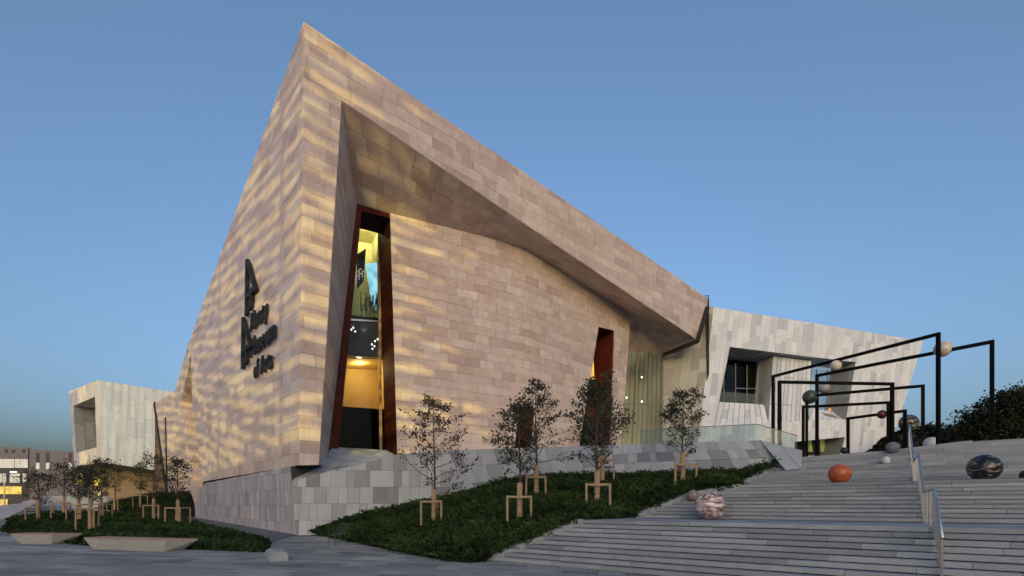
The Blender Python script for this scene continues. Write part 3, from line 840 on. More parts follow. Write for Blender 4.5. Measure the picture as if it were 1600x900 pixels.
# sloped sill under the tall window and the fill up to the recessed wall
sl_pts = [PF.pt(PF.uv(457, 751)), PF.pt(PF.uv(632, 709)), onW(620, 712, -.2), onW(604, 704, .3), onW(522, 699, .3), onW(509, 730, -.3)]
bk = obj('sloped_sill', mesh('sloped_sill', sl_pts, [(0, 1, 2), (0, 2, 3), (0, 3, 4), (0, 4, 5)], M['grey_back']), plinth)
for tr_ in ((0, 1, 2), (0, 2, 3), (0, 3, 4)):
    t_ = [sl_pts[i] for i in tr_]
    d_ = (t_[1]-t_[0]).normalized(); nn = d_.cross(t_[2]-t_[0]).normalized(); ww = nn.cross(d_)
    pp = Plane(t_[0], d_, ww)
    stones += [(bk, s) for s in tile(pp, [pp.uvp(x) for x in t_], (), 'v', (.45, .8), (1.2, 2.4), shear=-.4)]
topback = [ft, mid_t, rt_, rt_+Vector((4, 12, .3)), P(1034, 700, 58.5), kb, SR2.pt((K1[0], 4.5)), SR2.pt((Kb0[0], 4.5)), PF.pt(PF.uv(632, 709))]
face_obj('terrace', topback, M['pave'], plinth, faces=[(0, 1, 6), (1, 2, 5), (2, 3, 4), (2, 4, 5), (1, 5, 6), (0, 6, 7), (0, 7, 8)])
# shaded return under the overhang and wedge end by the stairs
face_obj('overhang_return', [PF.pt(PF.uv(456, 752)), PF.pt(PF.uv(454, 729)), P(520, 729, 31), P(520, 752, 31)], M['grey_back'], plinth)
wd = [rt_, P(1252, 708, 20.9), P(1252, 733, 20.2), P(1227, 735, 20.3), P(1216, 740, 20.5)]
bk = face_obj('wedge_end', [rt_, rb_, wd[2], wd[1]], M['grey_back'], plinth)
wt = [rt_, wd[3], wd[2], wd[1]]
d_ = (wt[1]-wt[0]).normalized(); nn = d_.cross(wt[2]-wt[0]).normalized(); pp = Plane(wt[0]+nn*.0, d_, nn.cross(d_))
stones += [(bk, s) for s in tile(pp, [pp.uvp(x) for x in wt], (), 'h', (.5, .6), (1.5, 3.0))]
clad(plinth, stones, M['grey'], 'stone', 'granite_cladding', 300)

# glass balustrade on the plinth
bal = empty('glass_balustrade', 'clear glass balustrade along the top of the grey plinth by the stairs', 'balustrade')
bt = [P(1000, 695, 25.0), P(1090, 691, 23.4), rt_+Vector((-.1, .15, 0)), P(1246, 706, 21.3)]
tt = [P(1000, 672, 25.0), P(1090, 667, 23.4), P(1184, 663, 21.75), P(1246, 681, 21.3)]
for i in range(3):
    npn = (3, 4, 3)[i]
    for k in range(npn):
        a, b_ = k/npn+.004, (k+1)/npn-.004
        face_obj('pane', [lerp(bt[i], bt[i+1], a), lerp(bt[i], bt[i+1], b_), lerp(tt[i], tt[i+1], b_), lerp(tt[i], tt[i+1], a)], M['glass_b'], bal, thick=.02, n=Vector((0, -1, 0)))
mb = MB()
for i in range(3): mb.bar(tt[i], tt[i+1], .03, .03)
mb.build('cap_rail', M['mull'], bal)

# ------------------------------------------------------------------ white wing on the right
wing = empty('white_panel_wing', 'pale panel clad angular museum wing with deep window niches behind the stairs', 'building')
stones = []
d0 = P(1115, 480, 57.0); d0b = P(1089, 706, 57.0)
PWg = Plane(d0b, vpd(3050), (d0-d0b)/(d0.z-d0b.z))
shr = 0.
Wo = [(0, 0), PWg.uvp(d0), PWg.uv(1442, 533), (PWg.uv(1387, 706)[0], 0)]
cutN = [PWg.uv(*q) for q in ((1140, 542), (1337, 566), (1322, 655), (1116, 664))]
cutLow = [PWg.uv(*q) for q in ((1242, 690), (1320, 683), (1313, 712), (1240, 712))]
bk = backing('front_wall', PWg, Wo, [cutN, cutLow], wing, M['white_back'])
def wtone(x, y, t): return t
stones += [(bk, s) for s in tile(PWg, Wo, [cutN, cutLow], 'v', (.5, 1.0), (1.0, 3.2), gap=.022, th=.03)]
# side wall back to the entrance glass
ws_b = P(1034.5, 706, 58.5); ws_t = g_tr
sd = [d0, d0b, ws_b, ws_t, PR.pt(Eb)+Vector((.1, .3, 0)), PR.pt(Et)+Vector((.2, .4, 0))]
d_ = Vector((ws_b.x-d0b.x, ws_b.y-d0b.y, 0)); 
PSd = Plane(d0b, d_, (d0-d0b)/(d0.z-d0b.z))
So = [(0, 0), PSd.uvp(d0), PSd.uv(1104, 476), PSd.uv(1088, 531), PSd.uv(1035, 553), PSd.uv(1033, 706)]
hull = [So[0], So[1], So[2], So[4], So[5]]
bk = backing('side_wall', PSd, hull, [], wing, M['white_back'])
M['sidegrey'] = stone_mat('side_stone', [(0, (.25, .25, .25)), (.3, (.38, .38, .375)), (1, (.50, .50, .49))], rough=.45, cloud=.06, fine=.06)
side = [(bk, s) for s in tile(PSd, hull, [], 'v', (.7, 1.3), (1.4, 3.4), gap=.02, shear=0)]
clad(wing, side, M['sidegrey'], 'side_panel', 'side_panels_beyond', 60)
sm = MB(); q_ = [P(1105.5, 480, 55.7), P(1090, 533, 54.0), P(1037, 554, 57.6)]
sm.bar(q_[0], q_[1], .35, .35); sm.bar(q_[1], q_[2], .35, .35); sm.build('dark_seam', M['seam'], wing)
# niche: soffit, fin, two deep windows, sloped sills
nIn = -PWg.n
def onG(px, py, dep=0.): q = PWg.shifted(-dep); return q.pt(q.uv(px, py))
n0 = [PWg.pt(c) for c in cutN]
def ext(p, dd): return p+nIn*dd
DN = 3.5
sof_b = [n0[0], n0[1], ext(n0[1], DN), ext(n0[0], DN)]
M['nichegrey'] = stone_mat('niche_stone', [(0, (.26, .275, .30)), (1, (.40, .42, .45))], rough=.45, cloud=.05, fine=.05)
def panel_face(name, quad, mat, cols, parent, nm='panel', gap=.012):
    a, b_, c, d_ = quad
    nn = (b_-a).cross(d_-a).normalized()
    if nn.dot(Vector((0, 0, H))-a) < 0: nn = -nn
    back = obj(name, mesh(name, [p-nn*.10 for p in quad], [(0, 1, 2, 3)], M['white_back']), parent)
    for i in range(cols):
        s0, s1_ = i/cols+gap/2, (i+1)/cols-gap/2
        rows = RNG.choice(((0, 1), (0, .45, 1), (0, .62, 1), (0, .3, .7, 1)))
        for r0, r1 in zip(rows, rows[1:]):
            pts = [lerp(lerp(a, b_, s), lerp(d_, c, s), t) for s, t in ((s0, r0+.004), (s1_, r0+.004), (s1_, r1-.004), (s0, r1-.004))]
            vs, fs, tn = stone_geom((pts, nn, .01, RNG.random()))
            o_ = obj(nm, mesh(nm, vs, fs, mat, tn), back)
    return back
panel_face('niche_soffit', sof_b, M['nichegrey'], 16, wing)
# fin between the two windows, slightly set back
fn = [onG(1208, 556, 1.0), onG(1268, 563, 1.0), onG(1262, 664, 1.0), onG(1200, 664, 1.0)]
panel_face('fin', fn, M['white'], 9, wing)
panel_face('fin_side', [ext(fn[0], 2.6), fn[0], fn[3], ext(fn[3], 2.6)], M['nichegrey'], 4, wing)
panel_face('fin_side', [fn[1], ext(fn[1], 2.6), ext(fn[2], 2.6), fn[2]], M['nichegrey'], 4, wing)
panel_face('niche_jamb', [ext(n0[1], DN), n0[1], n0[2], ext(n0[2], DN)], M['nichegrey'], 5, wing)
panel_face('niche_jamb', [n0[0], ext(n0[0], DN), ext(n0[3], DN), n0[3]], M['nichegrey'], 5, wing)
# sills
panel_face('sloped_sill', [onG(1124, 628, 2.0), onG(1194, 632, 2.0), onG(1201, 662, .15), onG(1114, 666, .15)], M['white'], 9, wing)
panel_face('sloped_sill', [onG(1270, 639, 2.2), onG(1327, 645, 2.2), onG(1325, 657, .15), onG(1262, 660, .15)], M['white'], 6, wing)
# left niche window
def gwin(x0, x1, yt0, yt1, yb0, yb1, dep, nm, mat, nmul, par):
    wv = empty('window'); wv.parent = par
    ql = [onG(x0, yt0, dep), onG(x1, yt1, dep), onG(x1, yb1, dep), onG(x0, yb0, dep)]
    face_obj('room', [onG(x0-14, yt0-6, dep+2.), onG(x1+4, yt1-6, dep+2.), onG(x1+4, yb1+5, dep+2.), onG(x0-14, yb0+5, dep+2.)], M['dark' if mat == 'glass_d' else 'skyglow_wall'], wv)  # the blue wall glows in place of reflected sky
    for i in range(nmul):
        s0, s1_ = i/nmul, (i+1)/nmul
        face_obj('pane', [lerp(ql[0], ql[1], s0), lerp(ql[0], ql[1], s1_), lerp(ql[3], ql[2], s1_), lerp(ql[3], ql[2], s0)], M[mat], wv)
    for i in range(nmul+1):
        mb = MB(); mb.bar(lerp(ql[0], ql[1], i/nmul)-nIn*.06, lerp(ql[3], ql[2], i/nmul)-nIn*.06, .09, .1); mb.build('mullion', M['mull'], wv)
    return wv, ql
wv, ql = gwin(1112, 1184, 564, 572, 634, 638, 3.4, 'w', 'glass_d', 4, wing)
mb = MB(); mb.bar(lerp(ql[0], ql[1], .5)+UP*.0-nIn*.05+Vector((0, 0, -3.2)), lerp(ql[0], ql[1], 1)-nIn*.05+Vector((0, 0, -3.0)), .08, .08); mb.build('transom', M['steel'], wv)
mb = MB(); mb.box((lerp(ql[0], ql[1], .5)+lerp(ql[3], ql[2], .5))/2, .1, .1, .1); 
bw = empty('balcony_balustrade'); bw.parent = wing
for i in range(3):
    q4 = [onG(1124, 611, 2.4), onG(1181, 616, 2.4), onG(1182, 632, 2.4), onG(1122, 629, 2.4)]
    face_obj('pane', [lerp(q4[0], q4[1], i/3+.004), lerp(q4[0], q4[1], (i+1)/3-.004), lerp(q4[3], q4[2], (i+1)/3-.004), lerp(q4[3], q4[2], i/3+.004)], M['glass_b'], bw, thick=.02, n=PWg.n)
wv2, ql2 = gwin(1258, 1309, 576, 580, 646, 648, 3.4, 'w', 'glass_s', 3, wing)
mb = MB(); mb.bar(onG(1296, 640, 2.6), onG(1312, 637, 2.6), .35, .22); mb.bar(onG(1304, 637, 2.6), onG(1312, 633, 2.6), .3, .2); mb.build('gilded_ornament', M['amber'], wing)
# low opening at terrace level
lo = [PWg.pt(c) for c in cutLow]
lowo = empty('low_opening'); lowo.parent = wing
face_obj('head', [lo[0], lo[1], ext(lo[1], 3), ext(lo[0], 3)], M['nichegrey'], lowo)
face_obj('jamb', [lo[1], lo[2], ext(lo[2], 3), ext(lo[1], 3)], M['nichegrey'], lowo)
face_obj('rear', [ext(p, 3) for p in lo], M['dark'], lowo)
for x in (1262, 1282): face_obj('lit_panel', [onG(x, 686, 2.6), onG(x+6, 686, 2.6), onG(x+8, 706, 2.6), onG(x, 706, 2.6)], M['green'], lowo, thick=.1, n=PWg.n)
# right end wall, roof
rt0 = PWg.pt(Wo[2]); rb0 = PWg.pt(Wo[3])
face_obj('end_wall', [rt0, rb0, rb0+Vector((-2, 25, 0)), rt0+Vector((0, 25, 0))], M['white_back'], wing)
face_obj('roof', [d0, rt0, rt0+Vector((0, 25, 0)), d0+Vector((-8, 28, 0))], M['white_back'], wing)
clad(wing, stones, M['white'], 'panel', 'panels_beyond', 300)

# ------------------------------------------------------------------ white cantilevered block at the far left
blk = empty('cantilevered_white_block', 'bright white panelled block with square opening cantilevered at the far left', 'building')
stones = []
cA = P(152, 594, 72.); cB = P(158, 722, 72.)
P1 = Plane(cB, vpd(1350), (cA-cB)/(cA.z-cB.z)); P2 = Plane(cB, vpd(-260), (cA-cB)/(cA.z-cB.z))
o1 = [P1.uvp(cB), P1.uvp(cA), P1.uv(276, 613), P1.uv(262, 738)]
bk = backing('broad_face', P1, o1, [], blk, M['white_back'])
stones += [(bk, s) for s in tile(P1, o1, [], 'v', (.7, 1.2), (1.4, 3.6), gap=.025, tonef=lambda x, y, t: .25+.75*t)]
o2 = [P2.uvp(cB), P2.uvp(cA), P2.uv(108, 612), P2.uv(117, 730)]
op = [P2.uv(*q) for q in ((114.8, 634.3), (148.6, 619.6), (151.7, 698.7), (119, 708))]
bk = backing('opening_face', P2, o2, [op], blk, M['white_back'])
M['rosewhite'] = stone_mat('rosy_panel', [(0, (.60, .54, .57)), (.5, (.72, .65, .69)), (1, (.80, .76, .80))], rough=.4, cloud=.08, fine=.04, bump=.05)
rose = [(bk, s) for s in tile(P2, o2, [op], 'v', (.7, 1.2), (1.6, 3.6), gap=.025)]
opp = [P2.pt(q) for q in op]; ii = -P2.n
def panels2(name, quad, mat, cols): return panel_face(name, quad, mat, cols, blk)
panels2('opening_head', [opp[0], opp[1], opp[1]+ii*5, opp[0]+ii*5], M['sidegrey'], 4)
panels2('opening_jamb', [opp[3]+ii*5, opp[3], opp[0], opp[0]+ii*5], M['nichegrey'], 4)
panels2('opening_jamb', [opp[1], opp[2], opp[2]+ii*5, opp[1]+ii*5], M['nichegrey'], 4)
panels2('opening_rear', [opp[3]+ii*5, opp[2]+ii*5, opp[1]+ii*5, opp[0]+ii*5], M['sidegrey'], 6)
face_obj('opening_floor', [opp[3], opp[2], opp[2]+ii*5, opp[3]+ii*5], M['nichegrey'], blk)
lq = [opp[3]+ii*5, opp[2]+ii*5, opp[1]+ii*5, opp[0]+ii*5]
panels2('inner_fin', [lerp(opp[3], opp[2], .72)+ii*3, lerp(opp[3], opp[2], .98)+ii*4.5, lerp(opp[0], opp[1], .98)+ii*4.5, lerp(opp[0], opp[1], .5)+ii*3], M['white'], 2)
e1_, e2_ = P1.pt(o1[2]), P1.pt(o1[3]); f1_, f2_ = P2.pt(o2[2]), P2.pt(o2[3])
face_obj('roof', [cA, e1_, e1_+(f1_-cA), f1_], M['white_back'], blk)
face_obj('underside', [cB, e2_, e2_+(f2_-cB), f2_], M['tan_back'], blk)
face_obj('end_wall', [f1_, f2_, f2_+(e2_-cB), f1_+(e1_-cA)], M['white_back'], blk)
clad(blk, rose, M['rosewhite'], 'panel', 'rose_panels_beyond', 80)
clad(blk, stones, M['white'], 'panel', 'panels_beyond', 200)
# stone wall and lit windows beneath it
sw = [P(150, 720, 79), P(268, 726, 84), P(290, 800, 84), P(128, 800, 79)]
M['brown'] = plain('brown_stone', (.22, .165, .14), .7, bump=.1, scale=3)
face_obj('support_wall', sw, M['brown'], blk, thick=.4, n=Vector((0, -1, 0)))
for (x0, x1, y0, y1, mt) in ((124, 148, 738, 741, 'winw'), (146, 158, 745, 759, 'winy'), (118, 130, 742, 757, 'winy'), (147, 157, 766, 774, 'winw')):
    face_obj('window', [P(x0, y0, 78.4), P(x1, y0, 78.4), P(x1, y1, 78.4), P(x0, y1, 78.4)], M[mt], blk, thick=.1, n=Vector((0, -1, 0)))

# ------------------------------------------------------------------ office building far left, ramp, street lamp
off = empty('office_building', 'grey office block with rows of lit windows at the far left', 'building')
od = vpd(2600)
PO = Plane(P(47, 704, 108), od)
def oq(name, x0, x1, y0, y1, mat, dep=0., th=.3):
    q = PO.shifted(dep); return face_obj(name, [q.pt(q.uv(x0, y0)), q.pt(q.uv(x1, y0)), q.pt(q.uv(x1, y1)), q.pt(q.uv(x0, y1))], M[mat], off, thick=th, n=PO.n)
qw = PO.shifted(0)
tl, tm, trr = qw.pt(qw.uv(-60, 697)), qw.pt(qw.uv(46, 701.5)), qw.pt(qw.uv(130, 707.5))
for nm, a, b_, mt in (('dark_wing', tl, tm, 'office_d'), ('rendered_wing', tm, trr, 'office')):
    off_ = PO.n*(.0 if nm == 'rendered_wing' else -.2)
    face_obj(nm, [a+off_, b_+off_, Vector((b_.x, b_.y, 0))+off_, Vector((a.x, a.y, 0))+off_], M[mt], off, thick=12, n=PO.n)
oq('grey_band', -60, 44, 699, 716, 'office', .1)
for y0, y1, mt, xs in ((717, 731, 'winw', ((-10, 4), (5, 17), (17.6, 21.5), (23, 31.5), (32.5, 35.5), (36.5, 43))),
                       (740, 754, 'winw', ((-10, 3), (4.5, 9), (15, 20), (21, 30.5), (35, 41))),
                       (760, 772, 'winy', ((-12, 2.5), (3, 7.5), (8, 13), (14, 19), (19.5, 29), (30, 33))),
                       (780, 790, 'winy', ((-10, 4), (5, 7.5), (8, 11.5)))):
    for (x0, x1) in xs:
        o_ = oq('window', x0, x1, y0, y1, mt, .15, .2)
for x in (7, 18, 34): oq('window', x, x+4.5, 702.5, 707, 'frame_d', .25, .1)
for x in (56, 71.5, 107): 
    oq('window_recess', x, x+6, 708, 733, 'office_d', .03, .1); oq('window', x+.3, x+5.5, 723, 733, 'winw', .12, .1)
ramp = empty('ramp_walls'); tag(ramp, 'pale stepped ramp walls with thin rails left of the young trees', 'ramp')
M['pinkpave'] = plain('pink_paving', (.36, .31, .32), .6, bump=.1, scale=4)
def slab(name, px_, mat, par, th=.4): return face_obj(name, [P(*p) for p in px_], M[mat], par, thick=th, n=Vector((0, -1, 0)))
slab('wall', [(34, 783, 70), (56, 781, 70), (54, 792, 66), (37, 793, 66)], 'pinkpave', ramp)
slab('wall', [(76, 775, 64), (170, 776, 64), (172, 806, 60), (46, 806, 60)], 'conc', ramp)
slab('slope', [(63, 783, 60), (78, 775, 64), (52, 802, 55), (-30, 830, 40), (-30, 793, 60)], 'pinkpave', ramp, .3)
for y_ in (0, 8):
    mb = MB(); a, b_ = P(-10, 795+y_, 52), P(30, 790+y_, 56); mb.bar(a, b_, .04, .04)
    for k in range(5): p = lerp(a, b_, k/4); mb.bar(p, p-UP*.9, .03, .03)
    mb.build('rail', M['steel'], ramp)
lampo = empty('street_lamp', 'lit street lamp on a slim pole before the office block', 'lamp')
mb = MB(); lb_ = P(7, 792, 80); mb.tube([lb_, Vector((lb_.x, lb_.y, 6.6)), P(12, 740, 80), P(20, 737, 80)], [.09, .07, .05, .05], 8); mb.build('pole', M['steel'], lampo)
mb = MB(); c = P(21, 737.5, 79.9); mb.box(c+UP*.12, .9, .35, .1); mb.build('lamp_head', M['frame_d'], lampo)
mb = MB(); mb.box(c, .75, .3, .14); mb.build('lamp_lens', M['lamp'], lampo)

# ------------------------------------------------------------------ planting
def leaf_mesh(name, pos, dirs, size, mat, tones):
    """pos (n,3) leaf bases; each leaf a bent two-triangle blade"""
    n = len(pos)
    d = dirs/np.maximum(np.linalg.norm(dirs, axis=1, keepdims=True), 1e-6)
    r = NP.normal(size=(n, 3)); s = np.cross(d, r); s /= np.maximum(np.linalg.norm(s, axis=1, keepdims=True), 1e-6)
    L = size[:, None]
    a = pos; b_ = pos+d*L*.55+s*L*.32; c = pos+d*L; e = pos+d*L*.55-s*L*.32
    v = np.stack([a, b_, c, e], 1).reshape(-1, 3)
    m = bpy.data.meshes.new(name); m.vertices.add(4*n); m.vertices.foreach_set('co', v.astype(np.float32).ravel())
    m.loops.add(4*n); m.loops.foreach_set('vertex_index', np.arange(4*n, dtype=np.int32))
    m.polygons.add(n); m.polygons.foreach_set('loop_start', np.arange(0, 4*n, 4, dtype=np.int32)); m.polygons.foreach_set('loop_total', np.full(n, 4, dtype=np.int32))
    m.materials.append(mat); m.update(); m.validate()
    at = m.attributes.new('tone', 'FLOAT', 'POINT'); at.data.foreach_set('value', np.repeat(tones, 4).astype(np.float32))
    return m
def ruled_bed(name, lower, upper, bulge, mat_soil, label, nleaf, hgt=.42):
    nu, nv = 60, 14
    def along(ch, t): return interp(ch, t)
    Gp = np.zeros((nu, nv, 3))
    for i in range(nu):
        a = along(lower, i/(nu-1)); b_ = along(upper, i/(nu-1))
        for j in range(nv):
            t = j/(nv-1); p = lerp(a, b_, t); 
            p.z += bulge*math.sin(math.pi*t)+.05*math.sin(p.x*2.1+p.y*1.3)*math.sin(math.pi*t)
            Gp[i, j] = p
    vs = [tuple(q) for q in Gp.reshape(-1, 3)]
    fs = [(i*nv+j, (i+1)*nv+j, (i+1)*nv+j+1, i*nv+j+1) for i in range(nu-1) for j in range(nv-1)]
    so_ = tag(obj(name, mesh(name, vs, fs, mat_soil, smooth=True)), kind='structure')
    # juniper sprays: arching twigs carrying short needles
    A = np.linalg.norm(np.cross(Gp[1:, :-1]-Gp[:-1, :-1], Gp[:-1, 1:]-Gp[:-1, :-1]), axis=2)
    dist = np.maximum(Gp[:-1, :-1, 1], 8); wgt = (A/dist**1.2).ravel(); wgt /= wgt.sum()
    ns = nleaf//14
    cell = NP.choice(len(wgt), ns, p=wgt); ci, cj = np.divmod(cell, nv-1); fu, fv = NP.random(ns), NP.random(ns)
    p = (Gp[ci, cj]*((1-fu)*(1-fv))[:, None]+Gp[ci+1, cj]*(fu*(1-fv))[:, None]+Gp[ci, cj+1]*((1-fu)*fv)[:, None]+Gp[ci+1, cj+1]*(fu*fv)[:, None])
    az = NP.random(ns)*2*np.pi; el = NP.uniform(.25, 1.1, ns)
    d = np.stack([np.cos(az)*np.cos(el), np.sin(az)*np.cos(el), np.sin(el)], 1)
    clump = np.clip(.5+.38*np.sin(p[:, 0]*3.1+np.sin(p[:, 1]*2.4)*2)*np.sin(p[:, 1]*3.7+1.+np.sin(p[:, 0]*1.3))+.3*np.sin(p[:, 0]*.9+p[:, 1]*1.7), 0, 1)
    ln = NP.uniform(.45, 1.25, ns)*hgt*(.5+1.0*clump)
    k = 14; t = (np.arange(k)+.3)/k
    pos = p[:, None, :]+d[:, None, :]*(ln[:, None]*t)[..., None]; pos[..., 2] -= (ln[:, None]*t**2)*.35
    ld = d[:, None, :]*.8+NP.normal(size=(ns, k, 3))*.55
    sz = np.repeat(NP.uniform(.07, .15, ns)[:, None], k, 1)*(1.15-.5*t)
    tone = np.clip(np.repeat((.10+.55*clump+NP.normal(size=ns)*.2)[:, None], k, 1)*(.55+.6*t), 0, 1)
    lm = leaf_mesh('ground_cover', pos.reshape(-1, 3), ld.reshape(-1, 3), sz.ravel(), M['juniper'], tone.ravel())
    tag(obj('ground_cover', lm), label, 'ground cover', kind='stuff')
    return Gp
def step_end(i): 
    b_, z_, dep = steps[i]; p = B0+E2*b_+E1*(ends[i]-.05); p.z = z_-.05; return p
lower = [P(489, 833, 26.6), Pz(520, 840, .02), Pz(560, 849, .02), Pz(600, 857, .02), Pz(680, 873, .02), Pz(740, 880, .02)]+[step_end(i) for i in range(len(steps)-1) if i < len(steps)-3]
up_ = [P(492, 829, 26.8), P(560, 806, 26.9), P(640, 790, 26.9), P(735, 768, 26.8), P(790, 751, 26.6), P(862, 744, 25.9), P(985, 745, 24.1), P(1090, 742, 22.4), P(1200, 737, 20.9)]
ruled_bed('planting_bed', lower, up_, .12, M['soil'], 'dark green juniper ground cover on the slope beside the stairs', 330000)
lo2 = [Pz(2, 831, .01), Pz(60, 842, .01), Pz(125, 852, .01), Pz(302, 859, .01), Pz(419, 863, .01)]
up2 = [P(20, 813, 36), P(87, 800, 42), P(166, 800, 48), P(283, 809, 44), P(414, 851, 20.4)]
ruled_bed('planting_bed', lo2, up2, .3, M['soil'], 'low juniper lawn under the young trees behind the two benches', 200000, .3)
lo3 = [P(160, 797, 52), P(240, 802, 50), P(305, 806, 47.6)]
up3 = [P(165, 788, 60), P(235, 772, 58), P(303, 768, 50)]
ruled_bed('planting_bed', lo3, up3, .2, M['soil'], 'dark green ground cover mound beside the slot in the tan facade', 60000, .4)

def grow_tree(name, base, height, crown_lo, width, seed, leafn, mat, label, group, lean_=(0, 0), style='oval', trunk_r=.055, leafs=(.05, .14), far=False):
    rng = random.Random(seed)
    t = empty(name, label, 'tree', group, loc=base)
    mb = MB(); hgt = height; pts = []; rs = []
    for k in range(9):
        f = k/8
        pts.append(Vector((lean_[0]*f+math.sin(f*5+seed)*.03*hgt/5, lean_[1]*f+math.cos(f*4+seed)*.03*hgt/5, hgt*.97*f-.15))); rs.append(trunk_r*(1-.88*f)+.004)
    mb.tube(pts, rs, 8)
    tips = []
    nb = int((34 if not far else 60))
    for i in range(nb):
        f = crown_lo+(1-crown_lo)*((i+rng.random())/nb)**.9*.96
        k = min(int(f*8), 7); o = pts[k].lerp(pts[k+1], f*8-k)
        az = i*2.4+rng.uniform(-.5, .5); rel = (f-crown_lo)/(1-crown_lo)
        if style == 'wide': prof = max(.18, (1-rel)**.75*(1.0 if rel > .06 else .8)); el = rng.uniform(.05, .55)+.35*rel
        elif style == 'oval': prof = max(.22, math.sin(math.pi*(.18+.78*rel))**.8); el = rng.uniform(.45, .95)
        else: prof = max(.3, math.sin(math.pi*(.15+.8*rel))**.6); el = rng.uniform(.2, .8)
        Lb = width/2*prof*rng.uniform(.7, 1.12)/max(.45, math.cos(el))
        d = Vector((math.cos(az)*math.cos(el), math.sin(az)*math.cos(el), math.sin(el)))
        q = [o]; cur = o.copy(); dd = d.copy()
        for s in range(4):
            dd = (dd+Vector((rng.uniform(-.22, .22), rng.uniform(-.22, .22), rng.uniform(-.1, .16)))).normalized(); cur = cur+dd*Lb/4; q.append(cur.copy())
        r0 = max(.006, rs[k]*.45); mb.tube(q, [r0, r0*.75, r0*.5, r0*.3, .003], 5, caps=False)
        tips += [(q[j], dd) for j in (2, 3, 4)]+[(q[3].lerp(q[4], .5), dd)]
        for s in range(5 if not far else 4):
            j = rng.randint(1, 3); st_ = q[j].lerp(q[j+1], rng.random()); d3 = (dd+Vector((rng.uniform(-.9, .9), rng.uniform(-.9, .9), rng.uniform(-.3, .7)))).normalized(); l3 = Lb*rng.uniform(.22, .48)
            e3 = st_+d3*l3; mb.tube([st_, st_.lerp(e3, .5)+Vector((0, 0, .02)), e3], [r0*.3, r0*.2, .002], 4, caps=False)
            tips += [(st_.lerp(e3, .5), d3), (e3, d3), (st_.lerp(e3, .8), d3)]
    mb.build('trunk', M['bark'], t, smooth=True)
    n = int(leafn*.75) if not far else leafn; idx = NP.integers(0, len(tips), n)
    tp = np.array([tuple(a) for a, _ in tips]); td = np.array([tuple(b_) for _, b_ in tips])
    spread = .085 if not far else .5
    ps_ = tp[idx]+NP.normal(size=(n, 3))*spread*np.array([1, 1, .55]); dirs = td[idx]*.5+NP.normal(size=(n, 3))*.7+np.array([0, 0, -.25])
    cl = NP.random(len(tips))[idx]
    lm = leaf_mesh('crown', ps_, dirs, NP.uniform(leafs[0], leafs[1], n), mat, np.clip(cl*.7+NP.random(n)*.35, 0, 1))
    obj('crown', lm, t)
    return t
def stake_frame(base, size, seed, label, group, h=1.05, n=3, rot=0.):
    rng = random.Random(seed)
    t = empty('tree_stake_frame', label, 'tree stake', group, loc=base); t.rotation_euler = (0, 0, rot)
    cs = [(-size, -.35), (size, -.35), (0, .55)] if n == 3 else [(-size, -size*.8), (size, -size*.8), (size, size*.8), (-size, size*.8)]
    for (x, y) in cs:
        mb = MB(); mb.tube([(x, y, -.35), (x+rng.uniform(-.03, .03), y, h)], .045, 8); mb.build('stake', M['stake'], t)
    for i in range(len(cs)):
        a, b_ = cs[i], cs[(i+1) % len(cs)]
        if n == 3 and i > 0 and False: continue
        mb = MB(); mb.bar((a[0], a[1], h-.04), (b_[0], b_[1], h-.04+rng.uniform(-.02, .02)), .04, .075); mb.build('crossbar', M['stake'], t)
    mb = MB()
    for (x, y) in cs: mb.bar((x, y, h*.66), (0, 0, h*.66), .02, .05)
    mb.build('strap', M['strap'], t)
    mb = MB(); mb.tube([(0.0, 0, -.3), (0, 0, h*1.45)], .105, 10); mb.build('trunk_wrap', M['stake'], t)
# (px, base y, top y, depth, crown start, width m, leaves, style, label)
TR_R = [(678, 822, 612, 20.0, .26, 4.1, 2900, 'wide', 'leaf_a', 'airy spreading young tree nearest the tall red window'),
        (812, 820, 628, 17.5, .40, 1.75, 2700, 'oval', 'leaf_b', 'narrow young tree in front of the low red window'),
        (838, 783, 589, 20.5, .34, 3.9, 2500, 'wide', 'leaf_a', 'airy young tree just behind the narrow one in mid slope'),
        (933, 801, 592, 17.6, .33, 2.1, 3800, 'oval', 'leaf_b', 'dense young tree before the slit window by the entrance'),
        (941, 754, 600, 22.4, .35, 3.0, 1900, 'wide', 'leaf_a', 'thin young tree hidden behind the dense one near the entrance'),
        (1067, 766, 606, 19.5, .36, 1.75, 2600, 'oval', 'leaf_b', 'small round crowned young tree nearest the stairs')]
for i, (px, by, ty, D, cl, wd_, ln, sty, mt, lab) in enumerate(TR_R):
    bp_ = P(px, by, D); h_ = (by-ty)/F*D
    grow_tree('young_tree', bp_, h_, cl, wd_, 31+i*7, ln, M[mt], lab, 'young trees on the slope', style=sty)
    stake_frame(bp_, .42, 60+i, 'timber stake frame around the '+lab, 'tree stakes on the slope', rot=RNG.uniform(-.2, .2))
TR_L = [(60, 815, 735, 33, .38, 2.3, 'first young tree from the left edge of the bed'),
        (100, 806, 722, 38, .36, 2.6, 'second young tree from the left in the bed'),
        (123, 811, 728, 34, .36, 2.2, 'third young tree from the left in the bed'),
        (141, 822, 726, 27, .45, 1.7, 'young tree nearest the viewer in the left bed'),
        (158, 809, 712, 36, .36, 2.2, 'young tree under the left corner of the white block'),
        (179, 792, 727, 50, .36, 2.6, 'young tree in the middle under the white block'),
        (219, 789, 722, 52, .36, 2.4, 'young tree right below the dark seam of the white block'),
        (240, 811, 706, 36, .34, 2.7, 'largest young tree left of the tan facade slot'),
        (278, 819, 712, 30, .40, 2.1, 'young tree closest to the slot of the tan facade')]
